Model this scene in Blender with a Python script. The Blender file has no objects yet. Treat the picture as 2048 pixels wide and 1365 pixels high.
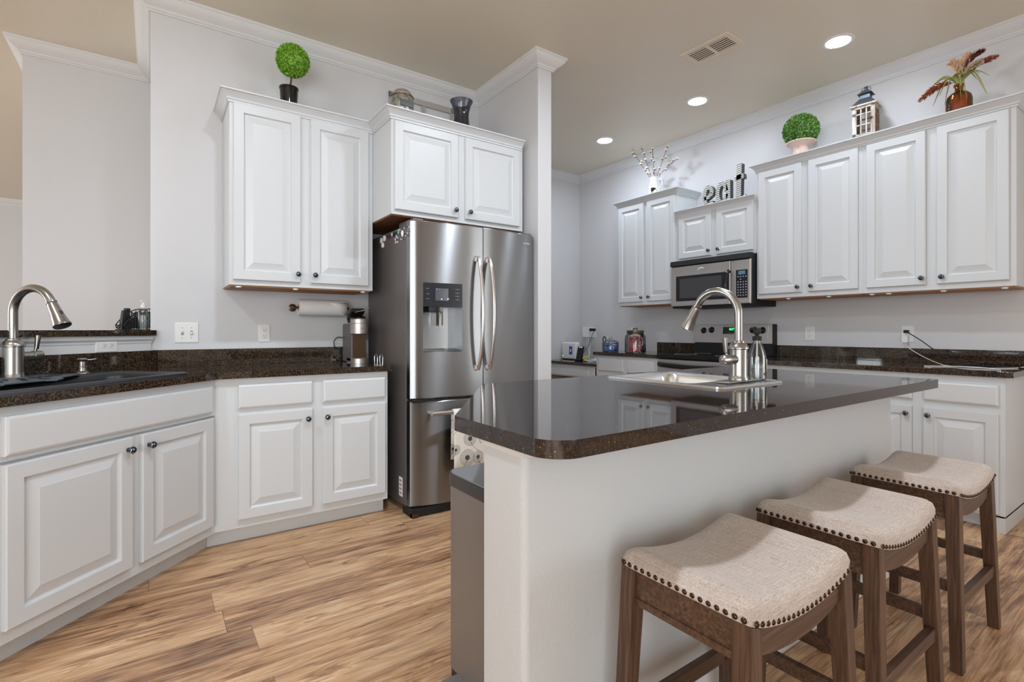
import bpy, bmesh, math, random
from mathutils import Vector, Matrix
random.seed(7)
PI = math.pi
SC = bpy.context.scene
COL = SC.collection

# ------------------------------------------------------------------ camera, world, big lights, exposure
cam_d = bpy.data.cameras.new('camera')
cam_d.sensor_width = 36.0
cam_d.lens = 1018.0 / 2048.0 * 36.0
cam_d.shift_y = -22.0 / 2048.0
cam_d.clip_start = 0.02
cam = bpy.data.objects.new('camera', cam_d)
COL.objects.link(cam)
cam.location = (0, 0, 1.14)
cam.rotation_euler = (PI / 2, 0, -math.radians(35.23))
SC.camera = cam

SC.view_settings.view_transform = 'Standard'
SC.view_settings.look = 'None'
SC.view_settings.gamma = 1.0
SC.view_settings.exposure = 0.36
SC.view_settings.use_curve_mapping = False
SC.cycles.use_denoising = True
SC.cycles.max_bounces = 10
SC.cycles.diffuse_bounces = 6
SC.cycles.glossy_bounces = 5
SC.cycles.transparent_max_bounces = 16
SC.cycles.sample_clamp_indirect = 6.0
SC.cycles.caustics_reflective = False
SC.cycles.caustics_refractive = False

world = bpy.data.worlds.new('sky'); SC.world = world
world.use_nodes = True
wb = world.node_tree.nodes['Background']
wb.inputs[0].default_value = (0.80, 0.90, 1.0, 1); wb.inputs[1].default_value = 1.6


def area(name, loc, rot, sx, sy, power, col=(1, 1, 1)):
    l = bpy.data.lights.new(name, 'AREA'); l.shape = 'RECTANGLE'; l.size = sx; l.size_y = sy
    l.energy = power; l.color = col
    o = bpy.data.objects.new(name, l); COL.objects.link(o)
    o.location = loc; o.rotation_euler = rot
    return o


# window daylight, with two unseen fill lights added behind and left of the viewer
area('added_fill_behind', (-2.6, -3.02, 1.35), (PI / 2, 0, 0), 3.6, 2.3, 112, (0.92, 0.975, 1.0))  # soft fill added out of view, behind the camera
area('daylight_dining_window', (4.47, -1.9, 1.55), (PI / 2, 0, PI / 2), 1.8, 1.5, 36, (0.95, 0.98, 1.0))
area('added_fill_left', (-6.02, -1.5, 1.5), (PI / 2, 0, -PI / 2), 2.4, 1.8, 45, (0.93, 0.97, 1.0))  # fill light added at the unseen left wall
area('daylight_living_window', (-6.02, 6.6, 1.6), (PI / 2, 0, -PI / 2), 3.0, 1.8, 105, (0.90, 0.97, 1.0))
LENS = 118.0                                 # radiance of the range-side ceiling lamps' lenses
LENS_ISLAND = 400.0                          # and of the lamps over the island and the sink


# ------------------------------------------------------------------ materials
def s2l(r, g, b):
    f = lambda c: (c / 255 / 12.92) if c / 255 <= 0.04045 else ((c / 255 + 0.055) / 1.055) ** 2.4
    return (f(r), f(g), f(b), 1)


class M:
    """small helper round a node tree"""
    def __init__(s, name, col=(0.8, 0.8, 0.8, 1), rough=0.5, metal=0.0, **kw):
        s.m = bpy.data.materials.new(name); s.m.use_nodes = True
        s.t = s.m.node_tree; s.b = s.t.nodes['Principled BSDF']
        s.b.inputs['Base Color'].default_value = col
        s.b.inputs['Roughness'].default_value = rough
        s.b.inputs['Metallic'].default_value = metal
        for k, v in kw.items():
            s.b.inputs[k.replace('_', ' ')].default_value = v
        s._co = None

    def n(s, typ, **kw):
        nd = s.t.nodes.new(typ)
        for k, v in kw.items():
            if isinstance(v, (int, float, str, bool, tuple)) and hasattr(nd, k):
                setattr(nd, k, v)
        return nd

    def link(s, a, b): s.t.links.new(a, b)

    def co(s, scale=(1, 1, 1), loc=(0, 0, 0), rot=(0, 0, 0)):
        if s._co is None:
            s._co = s.n('ShaderNodeTexCoord')
        mp = s.n('ShaderNodeMapping')
        mp.inputs['Scale'].default_value = scale; mp.inputs['Location'].default_value = loc; mp.inputs['Rotation'].default_value = rot
        s.link(s._co.outputs['Object'], mp.inputs['Vector'])
        return mp.outputs['Vector']

    def noise(s, vec, scale, detail=3, rough=0.5, dist=0.0):
        nd = s.n('ShaderNodeTexNoise')
        nd.inputs['Scale'].default_value = scale; nd.inputs['Detail'].default_value = detail
        nd.inputs['Roughness'].default_value = rough; nd.inputs['Distortion'].default_value = dist
        s.link(vec, nd.inputs['Vector'])
        return nd.outputs['Fac']

    def vor(s, vec, scale, out='Distance', feature='F1'):
        nd = s.n('ShaderNodeTexVoronoi'); nd.feature = feature
        nd.inputs['Scale'].default_value = scale
        s.link(vec, nd.inputs['Vector'])
        return nd.outputs[out]

    def ramp(s, fac, stops, interp='LINEAR'):
        r = s.n('ShaderNodeValToRGB'); r.color_ramp.interpolation = interp
        e = r.color_ramp.elements
        while len(e) < len(stops): e.new(0.5)
        for i, (p, c) in enumerate(stops):
            e[i].position = p; e[i].color = c if len(c) == 4 else (*c, 1)
        s.link(fac, r.inputs['Fac'])
        return r.outputs['Color']

    def math(s, op, a, b=None, c=None):
        nd = s.n('ShaderNodeMath'); nd.operation = op
        for i, v in enumerate((a, b, c)):
            if v is None: continue
            if isinstance(v, (int, float)): nd.inputs[i].default_value = v
            else: s.link(v, nd.inputs[i])
        return nd.outputs[0]

    def mix(s, fac, a, b, blend='MIX'):
        nd = s.n('ShaderNodeMix'); nd.data_type = 'RGBA'; nd.blend_type = blend
        for i, v in ((0, fac), (6, a), (7, b)):
            if isinstance(v, (int, float)): nd.inputs[i].default_value = v
            elif isinstance(v, tuple): nd.inputs[i].default_value = v
            else: s.link(v, nd.inputs[i])
        return nd.outputs[2]

    def bump(s, h, strength=0.2, dist=0.002):
        b = s.n('ShaderNodeBump'); b.inputs['Strength'].default_value = strength; b.inputs['Distance'].default_value = dist
        s.link(h, b.inputs['Height']); s.link(b.outputs[0], s.b.inputs['Normal'])
        return b

    def color(s, c): s.link(c, s.b.inputs['Base Color'])


MAT = {}


def simple(key, rgb, rough=0.5, metal=0.0, **kw):
    MAT[key] = M(key, s2l(*rgb), rough, metal, **kw).m


def build_materials():
    # painted, lightly textured drywall
    for key, rgb in (('wall_paint', (212, 212, 214)), ('island_paint', (198, 200, 201))):
        a = M(key, s2l(*rgb), 0.55)
        n = a.noise(a.co(), 120, 3, 0.55)
        a.bump(n, 0.28, 0.004); MAT[key] = a.m
    a = M('ceiling_paint', s2l(225, 217, 200), 0.38)
    a.bump(a.noise(a.co(), 150, 3, 0.6), 0.22, 0.004); MAT['ceiling_paint'] = a.m
    a = M('cabinet_paint', s2l(209, 212, 214), 0.36)
    a.bump(a.noise(a.co((1, 1, 0.08)), 220, 2), 0.05, 0.001); MAT['cabinet_paint'] = a.m
    simple('trim_paint', (224, 225, 226), 0.38)
    simple('vent_paint', (232, 220, 202), 0.5)
    # plank floor: boards run along x
    a = M('plank_floor', rough=0.42)
    sx = a.n('ShaderNodeSeparateXYZ'); a.link(a.co(), sx.inputs[0])
    W, L = 0.182, 1.22
    row = a.math('FLOOR', a.math('DIVIDE', sx.outputs[1], W))
    wr = a.n('ShaderNodeTexWhiteNoise'); wr.noise_dimensions = '1D'; a.link(row, wr.inputs['W'])
    xs = a.math('ADD', a.math('DIVIDE', sx.outputs[0], L), a.math('MULTIPLY', wr.outputs['Value'], 7.3))
    colm = a.math('FLOOR', xs)
    cv = a.n('ShaderNodeCombineXYZ'); a.link(row, cv.inputs[0]); a.link(colm, cv.inputs[1])
    wn = a.n('ShaderNodeTexWhiteNoise'); wn.noise_dimensions = '2D'; a.link(cv.outputs[0], wn.inputs['Vector'])
    seed = wn.outputs['Value']
    v = a.n('ShaderNodeCombineXYZ')
    a.link(a.math('ADD', sx.outputs[0], a.math('MULTIPLY', seed, 31.0)), v.inputs[0])
    a.link(sx.outputs[1], v.inputs[1]); a.link(a.math('MULTIPLY', seed, 17.0), v.inputs[2])
    m1 = a.n('ShaderNodeMapping'); m1.inputs['Scale'].default_value = (1.1, 9, 1); a.link(v.outputs[0], m1.inputs[0])
    m2 = a.n('ShaderNodeMapping'); m2.inputs['Scale'].default_value = (6, 120, 1); a.link(v.outputs[0], m2.inputs[0])
    m3 = a.n('ShaderNodeMapping'); m3.inputs['Scale'].default_value = (3.5, 13, 1); a.link(v.outputs[0], m3.inputs[0])
    broad = a.noise(m1.outputs[0], 1.6, 5, 0.62, 1.3)
    fine = a.noise(m2.outputs[0], 1.0, 3, 0.6, 0.6)
    knot = a.noise(m3.outputs[0], 1.0, 4, 0.6, 1.6)
    tone = a.math('ADD', a.math('MULTIPLY', broad, 0.95), a.math('MULTIPLY', seed, 0.20))
    tone = a.math('ADD', tone, a.math('MULTIPLY', a.math('SUBTRACT', fine, 0.5), 0.62))
    c = a.ramp(tone, [(0.28, s2l(78, 55, 40)), (0.42, s2l(142, 104, 75)), (0.54, s2l(184, 141, 103)), (0.66, s2l(208, 168, 127)), (0.84, s2l(226, 197, 162))])
    grey = a.ramp(knot, [(0.42, (0, 0, 0)), (0.70, (1, 1, 1))])
    c = a.mix(a.math('MULTIPLY', grey, 0.42), c, s2l(158, 134, 112))
    dark = a.ramp(knot, [(0.30, (1, 1, 1)), (0.41, (0, 0, 0))])
    c = a.mix(a.math('MULTIPLY', dark, 0.72), c, s2l(78, 56, 42))
    fy = a.math('FRACT', a.math('DIVIDE', sx.outputs[1], W))
    fx = a.math('FRACT', xs)
    seam = a.math('MAXIMUM', a.math('LESS_THAN', fy, 0.012), a.math('LESS_THAN', fx, 0.0022))
    c = a.mix(a.math('MULTIPLY', seam, 0.6), c, s2l(60, 44, 33))
    a.color(c)
    a.bump(a.math('SUBTRACT', fine, a.math('MULTIPLY', seam, 0.8)), 0.12, 0.001)
    MAT['plank_floor'] = a.m
    # polished speckled granite
    for key, base, mid, spk, amt in (('granite', (27, 23, 20), (45, 37, 30), (104, 84, 60), 0.8), ('granite_island', (34, 28, 25), (42, 34, 30), (64, 51, 42), 0.8)):
        a = M(key, rough=0.035)
        co = a.co()
        d = a.vor(co, 330, 'Color')
        sp = a.n('ShaderNodeSeparateColor'); a.link(d, sp.inputs[0])
        cl = a.noise(co, 26, 4, 0.65)
        k = a.math('ADD', a.math('MULTIPLY', sp.outputs[0], 0.75), a.math('MULTIPLY', cl, 0.5))
        c = a.ramp(k, [(0.12, s2l(20, 18, 16)), (0.45, s2l(*base)), (0.72, s2l(*mid)), (0.98, s2l(*spk))])
        b2 = a.vor(co, 130, 'Distance')
        fl = a.ramp(b2, [(0.10, (1, 1, 1)), (0.20, (0, 0, 0))])
        gate = a.math('GREATER_THAN', a.noise(co, 95, 1), 0.60)
        c = a.mix(a.math('MULTIPLY', a.math('MULTIPLY', fl, gate), amt), c, s2l(196, 168, 128))
        a.color(c)
        a.b.inputs['IOR'].default_value = 1.62 if key == 'granite_island' else 1.55
        MAT[key] = a.m
    # brushed steels
    for key, rgb, r in (('brushed_steel', (164, 165, 166), 0.30), ('range_steel', (208, 203, 198), 0.42), ('nickel', (160, 156, 151), 0.27), ('sink_steel', (214, 214, 214), 0.20)):
        a = M(key, s2l(*rgb), r, 1.0)
        n = a.noise(a.co((2, 2, 420) if key != 'nickel' else (300, 300, 6)), 1.0, 2)
        a.bump(n, 0.04, 0.0006)
        if key == 'brushed_steel':
            tg = a.n('ShaderNodeTangent'); tg.direction_type = 'RADIAL'; tg.axis = 'Z'
            a.link(tg.outputs[0], a.b.inputs['Tangent'])
            a.b.inputs['Anisotropic'].default_value = 1.0
            a.b.inputs['Anisotropic Rotation'].default_value = 0.25
        MAT[key] = a.m
    simple('chrome', (215, 215, 215), 0.08, 1.0)
    simple('handle_steel', (206, 200, 197), 0.24, 1.0)
    simple('fridge_side', (112, 106, 104), 0.42, 0.35)
    simple('dark_plastic', (38, 38, 40), 0.35)
    simple('black_gloss', (14, 14, 16), 0.06)
    simple('black_matte', (22, 22, 23), 0.6)
    simple('sink_composite', (34, 36, 40), 0.38)
    simple('rubber_mat', (72, 82, 90), 0.45)
    simple('white_plastic', (236, 236, 234), 0.35)
    simple('white_ceramic', (238, 237, 234), 0.12)
    simple('slot_dark', (60, 58, 56), 0.6)
    simple('raw_wood', (178, 126, 78), 0.6)
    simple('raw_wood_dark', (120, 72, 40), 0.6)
    simple('grey_metal_bin', (136, 130, 126), 0.40, 0.45)
    simple('bin_lid', (58, 57, 58), 0.45)
    simple('bin_lid_top', (150, 152, 154), 0.35, 0.2)
    simple('screen_grey', (62, 68, 76), 0.12)
    simple('panel_black', (34, 36, 42), 0.22)
    simple('glass_dark', (26, 27, 32), 0.05)
    simple('window_mesh', (66, 66, 68), 0.10)
    simple('frame_greige', (178, 170, 165), 0.7)
    simple('paper', (238, 236, 234), 0.9)
    simple('cardboard', (190, 160, 120), 0.8)
    simple('brown_metal', (104, 84, 66), 0.3, 0.9)
    simple('keypad', (176, 176, 186), 0.5)
    simple('blue_label', (28, 86, 190), 0.4)
    simple('print_grey', (150, 150, 150), 0.4)
    simple('print_white', (226, 226, 226), 0.4)
    simple('print_dark', (30, 30, 34), 0.5)
    simple('yellow', (222, 196, 40), 0.5)
    simple('mint', (130, 190, 160), 0.5)
    simple('navy', (40, 52, 92), 0.5)
    simple('rose', (186, 120, 126), 0.5)
    simple('bronze_nail', (70, 54, 44), 0.28, 0.9)
    simple('stem_brown', (92, 62, 48), 0.7)
    simple('stem_green', (128, 132, 84), 0.7)
    simple('cotton', (240, 232, 220), 0.95)
    simple('husk', (110, 76, 60), 0.8)
    simple('rust_plume', (156, 72, 42), 0.9)
    simple('blush_plume', (232, 198, 166), 0.9)
    simple('cream_plume', (214, 196, 172), 0.9)
    simple('wine_plume', (106, 46, 38), 0.9)
    simple('leaf_olive', (158, 156, 92), 0.6)
    simple('iron_grey', (86, 94, 102), 0.45, 0.6)
    simple('pot_pink', (222, 196, 182), 0.7)
    simple('smoke_liquid', (214, 226, 234), 0.05)
    simple('red_candy', (206, 52, 66), 0.25)
    simple('pink_candy', (232, 96, 112), 0.25)
    simple('purple_candy', (70, 42, 84), 0.25)
    simple('orange_candy', (226, 120, 40), 0.25)
    simple('silver_candy', (180, 186, 196), 0.2, 0.7)
    simple('blue_pod', (70, 110, 186), 0.3)
    simple('white_pod', (214, 222, 234), 0.3)
    simple('galvanised_dark', (96, 98, 96), 0.45, 0.7)
    simple('kraft_label', (222, 206, 176), 0.7)
    a = M('knob_metal', s2l(62, 70, 78), 0.22, 0.85)
    v = a.vor(a.co(), 120)
    a.color(a.ramp(v, [(0.30, s2l(206, 210, 214)), (0.42, s2l(52, 62, 72))])); MAT['knob_metal'] = a.m
    # galvanised zinc
    a = M('galvanised', rough=0.35, metal=0.85)
    c = a.vor(a.co(), 70, 'Color')
    a.color(a.mix(0.72, c, s2l(168, 170, 160), 'MIX'))
    sp = a.n('ShaderNodeSeparateColor'); a.link(c, sp.inputs[0])
    a.color(a.ramp(sp.outputs[0], [(0, s2l(140, 144, 136)), (1, s2l(196, 198, 188))])); MAT['galvanised'] = a.m
    # corrugated letter fronts: light and dark of the ridges painted as colour bands
    a = M('ridge_shade_zinc', rough=0.4, metal=0.3)
    sx = a.n('ShaderNodeSeparateXYZ'); a.link(a.co(), sx.inputs[0])
    st = a.math('FRACT', a.math('MULTIPLY', a.math('ADD', sx.outputs[2], a.math('MULTIPLY', sx.outputs[0], -0.10)), 58.0))
    a.color(a.ramp(st, [(0.5, s2l(236, 236, 230)), (0.56, s2l(104, 106, 100))])); MAT['ridge_shade_zinc'] = a.m
    # linen seat
    a = M('linen', rough=0.95)
    n1 = a.noise(a.co((12, 420, 420)), 1.0, 2); n2 = a.noise(a.co((420, 12, 420)), 1.0, 2)
    n3 = a.noise(a.co(), 260, 2)
    k = a.math('ADD', a.math('MULTIPLY', a.math('ADD', n1, n2), 0.35), a.math('MULTIPLY', n3, 0.3))
    a.color(a.ramp(k, [(0.34, s2l(154, 137, 126)), (0.5, s2l(182, 167, 156)), (0.66, s2l(204, 192, 183))]))
    a.b.inputs['Sheen Weight'].default_value = 0.25
    a.bump(k, 0.25, 0.0015); MAT['linen'] = a.m
    # dark stained stool wood
    for key, sc in (('stool_wood', (260, 260, 5)), ('stool_wood_flat', (5, 260, 260))):
        a = M(key, rough=0.42)
        n = a.noise(a.co(sc), 0.5, 4, 0.6, 0.4)
        a.color(a.ramp(n, [(0.3, s2l(54, 36, 25)), (0.5, s2l(80, 56, 40)), (0.7, s2l(102, 76, 58))]))
        a.bump(n, 0.12, 0.001); MAT[key] = a.m
    # weathered lantern wood
    a = M('whitewash_wood', rough=0.8)
    n = a.noise(a.co((60, 60, 4)), 1.0, 4, 0.65)
    a.color(a.ramp(n, [(0.36, s2l(150, 128, 110)), (0.52, s2l(206, 194, 182)), (0.7, s2l(232, 226, 220))])); MAT['whitewash_wood'] = a.m
    a = M('brown_wood', rough=0.75)
    n = a.noise(a.co((60, 60, 4)), 1.0, 4, 0.65)
    a.color(a.ramp(n, [(0.3, s2l(112, 84, 70)), (0.7, s2l(164, 138, 122))])); MAT['brown_wood'] = a.m
    # boxwood leaves, each tuft with a shade of its own
    for key, lo, hi in (('boxwood_bright', (70, 140, 24), (170, 214, 84)), ('boxwood_dark', (52, 112, 40), (150, 190, 104))):
        a = M(key, rough=0.5)
        c = a.vor(a.co(), 130, 'Color'); sp = a.n('ShaderNodeSeparateColor'); a.link(c, sp.inputs[0])
        a.color(a.ramp(sp.outputs[0], [(0.1, s2l(*lo)), (0.9, s2l(*hi))])); MAT[key] = a.m
    # white pitcher with black spots
    a = M('cow_spot', rough=0.2)
    sx = a.n('ShaderNodeSeparateXYZ'); a.link(a.co(), sx.inputs[0])
    n = a.noise(a.co(), 30, 1)
    band = a.math('MULTIPLY', a.math('GREATER_THAN', sx.outputs[2], 0.035), a.math('LESS_THAN', sx.outputs[2], 0.105))
    a.color(a.mix(a.math('MULTIPLY', a.math('GREATER_THAN', n, 0.56), band), s2l(240, 239, 237), s2l(30, 30, 32))); MAT['cow_spot'] = a.m
    # glasses: clear panes that let light straight through, with a real sheen
    for key, rgb, tr in (('clear_glass', (252, 253, 253), 0.9), ('smoke_glass', (186, 188, 200), 0.9), ('amber_glass', (230, 186, 118), 0.95), ('blue_glass', (222, 232, 248), 0.9), ('water', (247, 250, 251), 0.95), ('clear_plastic', (244, 247, 248), 0.8)):
        a = M(key)
        nt = a.t; out = nt.nodes['Material Output']; nt.nodes.remove(a.b)
        tb = a.n('ShaderNodeBsdfTransparent'); tb.inputs[0].default_value = s2l(*rgb)
        gb = a.n('ShaderNodeBsdfGlossy'); gb.inputs['Roughness'].default_value = 0.04
        fr = a.n('ShaderNodeFresnel'); fr.inputs[0].default_value = 1.5
        k = a.math('ADD', a.math('MULTIPLY', fr.outputs[0], 0.85), 0.02)
        mx = a.n('ShaderNodeMixShader'); a.link(k, mx.inputs[0]); a.link(tb.outputs[0], mx.inputs[1]); a.link(gb.outputs[0], mx.inputs[2])
        a.link(mx.outputs[0], out.inputs[0]); MAT[key] = a.m
    # things that give off light
    for key, rgb, st in (('lamp_lens', (228, 239, 253), LENS), ('lamp_lens_island', (228, 239, 253), LENS_ISLAND), ('lamp_lens_nook', (228, 239, 253), 1.55 * LENS), ('clock_green', (60, 255, 120), 1.6), ('clock_blue', (120, 180, 205), 0.28), ('led_blue', (90, 110, 255), 2.0), ('led_white', (240, 240, 255), 1.5)):
        a = M(key, (0, 0, 0, 1), 0.3)
        a.b.inputs['Emission Color'].default_value = s2l(*rgb); a.b.inputs['Emission Strength'].default_value = st
        MAT[key] = a.m
    # tea towel: dandelion heads on off-white cloth
    a = M('dandelion_cloth', rough=0.95)
    sx = a.n('ShaderNodeSeparateXYZ'); a.link(a.co(), sx.inputs[0])
    tot = None
    for (cx, cz, R) in ((0.112, -0.196, 0.048), (0.091, -0.311, 0.052), (0.012, -0.255, 0.034), (0.170, -0.318, 0.042), (0.030, -0.100, 0.040), (0.160, -0.085, 0.046), (0.215, -0.205, 0.040), (0.230, -0.400, 0.044)):
        dx = a.math('SUBTRACT', sx.outputs[0], cx); dz = a.math('SUBTRACT', sx.outputs[2], cz)
        r = a.math('SQRT', a.math('ADD', a.math('MULTIPLY', dx, dx), a.math('MULTIPLY', dz, dz)))
        an = a.math('ARCTAN2', dz, dx)
        ray = a.math('GREATER_THAN', a.math('SINE', a.math('MULTIPLY', an, 26)), -0.1)
        dash = a.math('GREATER_THAN', a.math('SINE', a.math('MULTIPLY', r, 900)), -0.4)
        h = a.math('MULTIPLY', a.math('MULTIPLY', ray, dash), a.math('LESS_THAN', r, R))
        h = a.math('MAXIMUM', h, a.math('LESS_THAN', r, R * 0.3))
        # a thin curved stalk below the head
        sk = a.math('SUBTRACT', dx, a.math('MULTIPLY', a.math('MULTIPLY', dz, dz), 9.0 if cx > 0.1 else -9.0))
        sk = a.math('LESS_THAN', a.math('ABSOLUTE', sk), 0.0016)
        sk = a.math('MULTIPLY', sk, a.math('MULTIPLY', a.math('LESS_THAN', dz, 0.0), a.math('GREATER_THAN', dz, -0.12)))
        h = a.math('MAXIMUM', h, sk)
        tot = h if tot is None else a.math('MAXIMUM', tot, h)
    a.color(a.mix(tot, s2l(236, 232, 224), s2l(74, 78, 84))); MAT['dandelion_cloth'] = a.m


build_materials()


# ------------------------------------------------------------------ mesh builder
def frame_axes(d):
    d = d.normalized()
    u = d.orthogonal().normalized()
    return u, d.cross(u).normalized()


class B:
    def __init__(s):
        s.v = []; s.f = []; s.wn = False

    def add(s, vs, fs):
        o = len(s.v); s.v += [tuple(v) for v in vs]; s.f += [tuple(i + o for i in f) for f in fs]; return s

    def box(s, x0, y0, z0, x1, y1, z1, bev=0.0, seg=2):
        x0, x1 = min(x0, x1), max(x0, x1); y0, y1 = min(y0, y1), max(y0, y1); z0, z1 = min(z0, z1), max(z0, z1)
        bm = bmesh.new(); bmesh.ops.create_cube(bm, size=1)
        for v in bm.verts:
            v.co = Vector((x0 if v.co.x < 0 else x1, y0 if v.co.y < 0 else y1, z0 if v.co.z < 0 else z1))
        bev = min(bev, 0.49 * min(x1 - x0, y1 - y0, z1 - z0))
        if bev > 0: s.wn = True
        if bev > 0: bmesh.ops.bevel(bm, geom=bm.edges[:], offset=bev, segments=seg, affect='EDGES', profile=0.5)
        return s.bm(bm)

    def bm(s, bm, M4=None):
        bm.verts.ensure_lookup_table()
        for i, v in enumerate(bm.verts): v.index = i
        s.add([(M4 @ v.co) if M4 else v.co for v in bm.verts], [[v.index for v in f.verts] for f in bm.faces]); bm.free(); return s

    def obox(s, c, ax, ay, az, hx, hy, hz, bev=0.0):
        """box on its own axes"""
        bm = bmesh.new(); bmesh.ops.create_cube(bm, size=1)
        for v in bm.verts: v.co = Vector((v.co.x * 2 * hx, v.co.y * 2 * hy, v.co.z * 2 * hz))
        if bev: s.wn = True
        if bev: bmesh.ops.bevel(bm, geom=bm.edges[:], offset=bev, segments=2, affect='EDGES', profile=0.5)
        R = Matrix((Vector(ax).normalized(), Vector(ay).normalized(), Vector(az).normalized())).transposed().to_4x4()
        return s.bm(bm, Matrix.Translation(c) @ R)

    def prism(s, poly, z0, z1):
        n = len(poly)
        vs = [(x, y, z0) for x, y in poly] + [(x, y, z1) for x, y in poly]
        fs = [tuple(range(n - 1, -1, -1)), tuple(range(n, 2 * n))] + [(i, (i + 1) % n, n + (i + 1) % n, n + i) for i in range(n)]
        return s.add(vs, fs)

    def lathe(s, prof, c=(0, 0, 0), axis=(0, 0, 1), seg=24, cap=True):
        c = Vector(c); d = Vector(axis).normalized(); u, w = frame_axes(d)
        vs = []; fs = []
        for r, h in prof:
            for k in range(seg):
                t = 2 * PI * k / seg
                vs.append(c + d * h + (u * math.cos(t) + w * math.sin(t)) * r)
        for i in range(len(prof) - 1):
            for k in range(seg):
                a, b = i * seg + k, i * seg + (k + 1) % seg
                fs.append((a, b, b + seg, a + seg))
        if cap:
            if prof[0][0] > 1e-6: fs.append(tuple(range(seg - 1, -1, -1)))
            if prof[-1][0] > 1e-6: fs.append(tuple(range((len(prof) - 1) * seg, len(prof) * seg)))
        return s.add(vs, fs)

    def tube(s, pts, r, seg=10, flat=None):
        pts = [Vector(p) for p in pts]; n = len(pts); vs = []; fs = []
        rs = r if isinstance(r, (list, tuple)) else [r] * n
        u = None
        for i, p in enumerate(pts):
            d = (pts[min(i + 1, n - 1)] - pts[max(i - 1, 0)]).normalized()
            if u is None: u = d.orthogonal().normalized()
            u = (u - d * u.dot(d)).normalized(); w = d.cross(u)
            for k in range(seg):
                t = 2 * PI * k / seg
                vs.append(p + (u * math.cos(t) + w * math.sin(t)) * rs[i])
        for i in range(n - 1):
            for k in range(seg):
                a, b = i * seg + k, i * seg + (k + 1) % seg
                fs.append((a, b, b + seg, a + seg))
        fs.append(tuple(range(seg - 1, -1, -1))); fs.append(tuple(range((n - 1) * seg, n * seg)))
        return s.add(vs, fs)

    def ball(s, c, r, seg=12, rings=8, sc=(1, 1, 1)):
        bm = bmesh.new(); bmesh.ops.create_uvsphere(bm, u_segments=seg, v_segments=rings, radius=r)
        for v in bm.verts: v.co = Vector((v.co.x * sc[0], v.co.y * sc[1], v.co.z * sc[2]))
        return s.bm(bm, Matrix.Translation(c))

    def rings(s, x0, z0, x1, z1, prof, capback=True):
        """nested rectangles in x-z: prof is [(inset, y)] from the back edge to the centre panel"""
        vs = []; fs = []
        for ins, y in prof:
            vs += [(x0 + ins, y, z0 + ins), (x1 - ins, y, z0 + ins), (x1 - ins, y, z1 - ins), (x0 + ins, y, z1 - ins)]
        for i in range(len(prof) - 1):
            for k in range(4):
                a, b = i * 4 + k, i * 4 + (k + 1) % 4
                fs.append((a, b, b + 4, a + 4))
        o = (len(prof) - 1) * 4
        fs.append((o, o + 1, o + 2, o + 3))
        if capback: fs.append((3, 2, 1, 0))
        return s.add(vs, fs)

    def sweep(s, path, prof, closed=False):
        """profile [(out, z)] carried along a plan path with mitred corners; out is to the right of travel"""
        P = [Vector(p) for p in path]; n = len(P); vs = []; fs = []; m = len(prof)
        for i in range(n):
            if closed: a, b = P[i] - P[i - 1], P[(i + 1) % n] - P[i]
            else:
                a = P[i] - P[i - 1] if i > 0 else P[1] - P[0]
                b = P[i + 1] - P[i] if i < n - 1 else P[n - 1] - P[n - 2]
            a = a.normalized(); b = b.normalized()
            na = Vector((a.y, -a.x)); nb = Vector((b.y, -b.x)); mv = (na + nb) / max(0.15, 1 + na.dot(nb))
            for o, z in prof: vs.append((P[i].x + mv.x * o, P[i].y + mv.y * o, z))
        for i in range(n if closed else n - 1):
            j = (i + 1) % n
            for k in range(m):
                l = (k + 1) % m
                fs.append((i * m + k, j * m + k, j * m + l, i * m + l))
        if not closed:
            fs.append(tuple(range(m))); fs.append(tuple(range((n - 1) * m + m - 1, (n - 1) * m - 1, -1)))
        return s.add(vs, fs)

    def leafcard(s, p, d, l, w, up=None):
        """a small folded leaf (two quads meeting at a rib)"""
        d = Vector(d).normalized(); side = d.cross(Vector(up) if up else Vector((random.random() - .5, random.random() - .5, random.random() - .5))).normalized()
        nrm = side.cross(d)
        p = Vector(p); a = p; b = p + d * l * .5 + side * w + nrm * w * .3; c = p + d * l; e = p + d * l * .5 - side * w + nrm * w * .3
        return s.add([a, b, c, e], [(0, 1, 2), (0, 2, 3)])

    def done(s, name, mat, parent=None, smooth=35, loc=None, rotz=0.0):
        me = bpy.data.meshes.new(name); me.from_pydata(s.v, [], s.f); me.update()
        bm = bmesh.new(); bm.from_mesh(me); bmesh.ops.recalc_face_normals(bm, faces=bm.faces[:]); bm.to_mesh(me); bm.free()
        me.materials.append(MAT[mat])
        if smooth:
            me.polygons.foreach_set('use_smooth', [True] * len(me.polygons)); me.set_sharp_from_angle(angle=math.radians(smooth))
        o = bpy.data.objects.new(name, me); COL.objects.link(o)
        if smooth and s.wn:
            w = o.modifiers.new('weighted_normals', 'WEIGHTED_NORMAL'); w.keep_sharp = True; w.weight = 100
        if parent: o.parent = parent
        if loc is not None: o.location = loc
        o.rotation_euler.z = rotz
        return o


def tag(o, label, cat, group=None, kind=None):
    o['label'] = label; o['category'] = cat
    if group: o['group'] = group
    if kind: o['kind'] = kind
    return o


def thing(name, label, cat, loc=(0, 0, 0), rotz=0.0, group=None):
    o = bpy.data.objects.new(name, None); COL.objects.link(o)
    o.location = loc; o.rotation_euler = (0, 0, rotz); o.empty_display_size = 0.05
    return tag(o, label, cat, group)


def struct(o):
    o['kind'] = 'structure'; return o


def copy_tree(o, parent=None):
    c = o.copy(); COL.objects.link(c)
    if parent: c.parent = parent
    for ch in list(o.children): copy_tree(ch, c)
    return c


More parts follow.
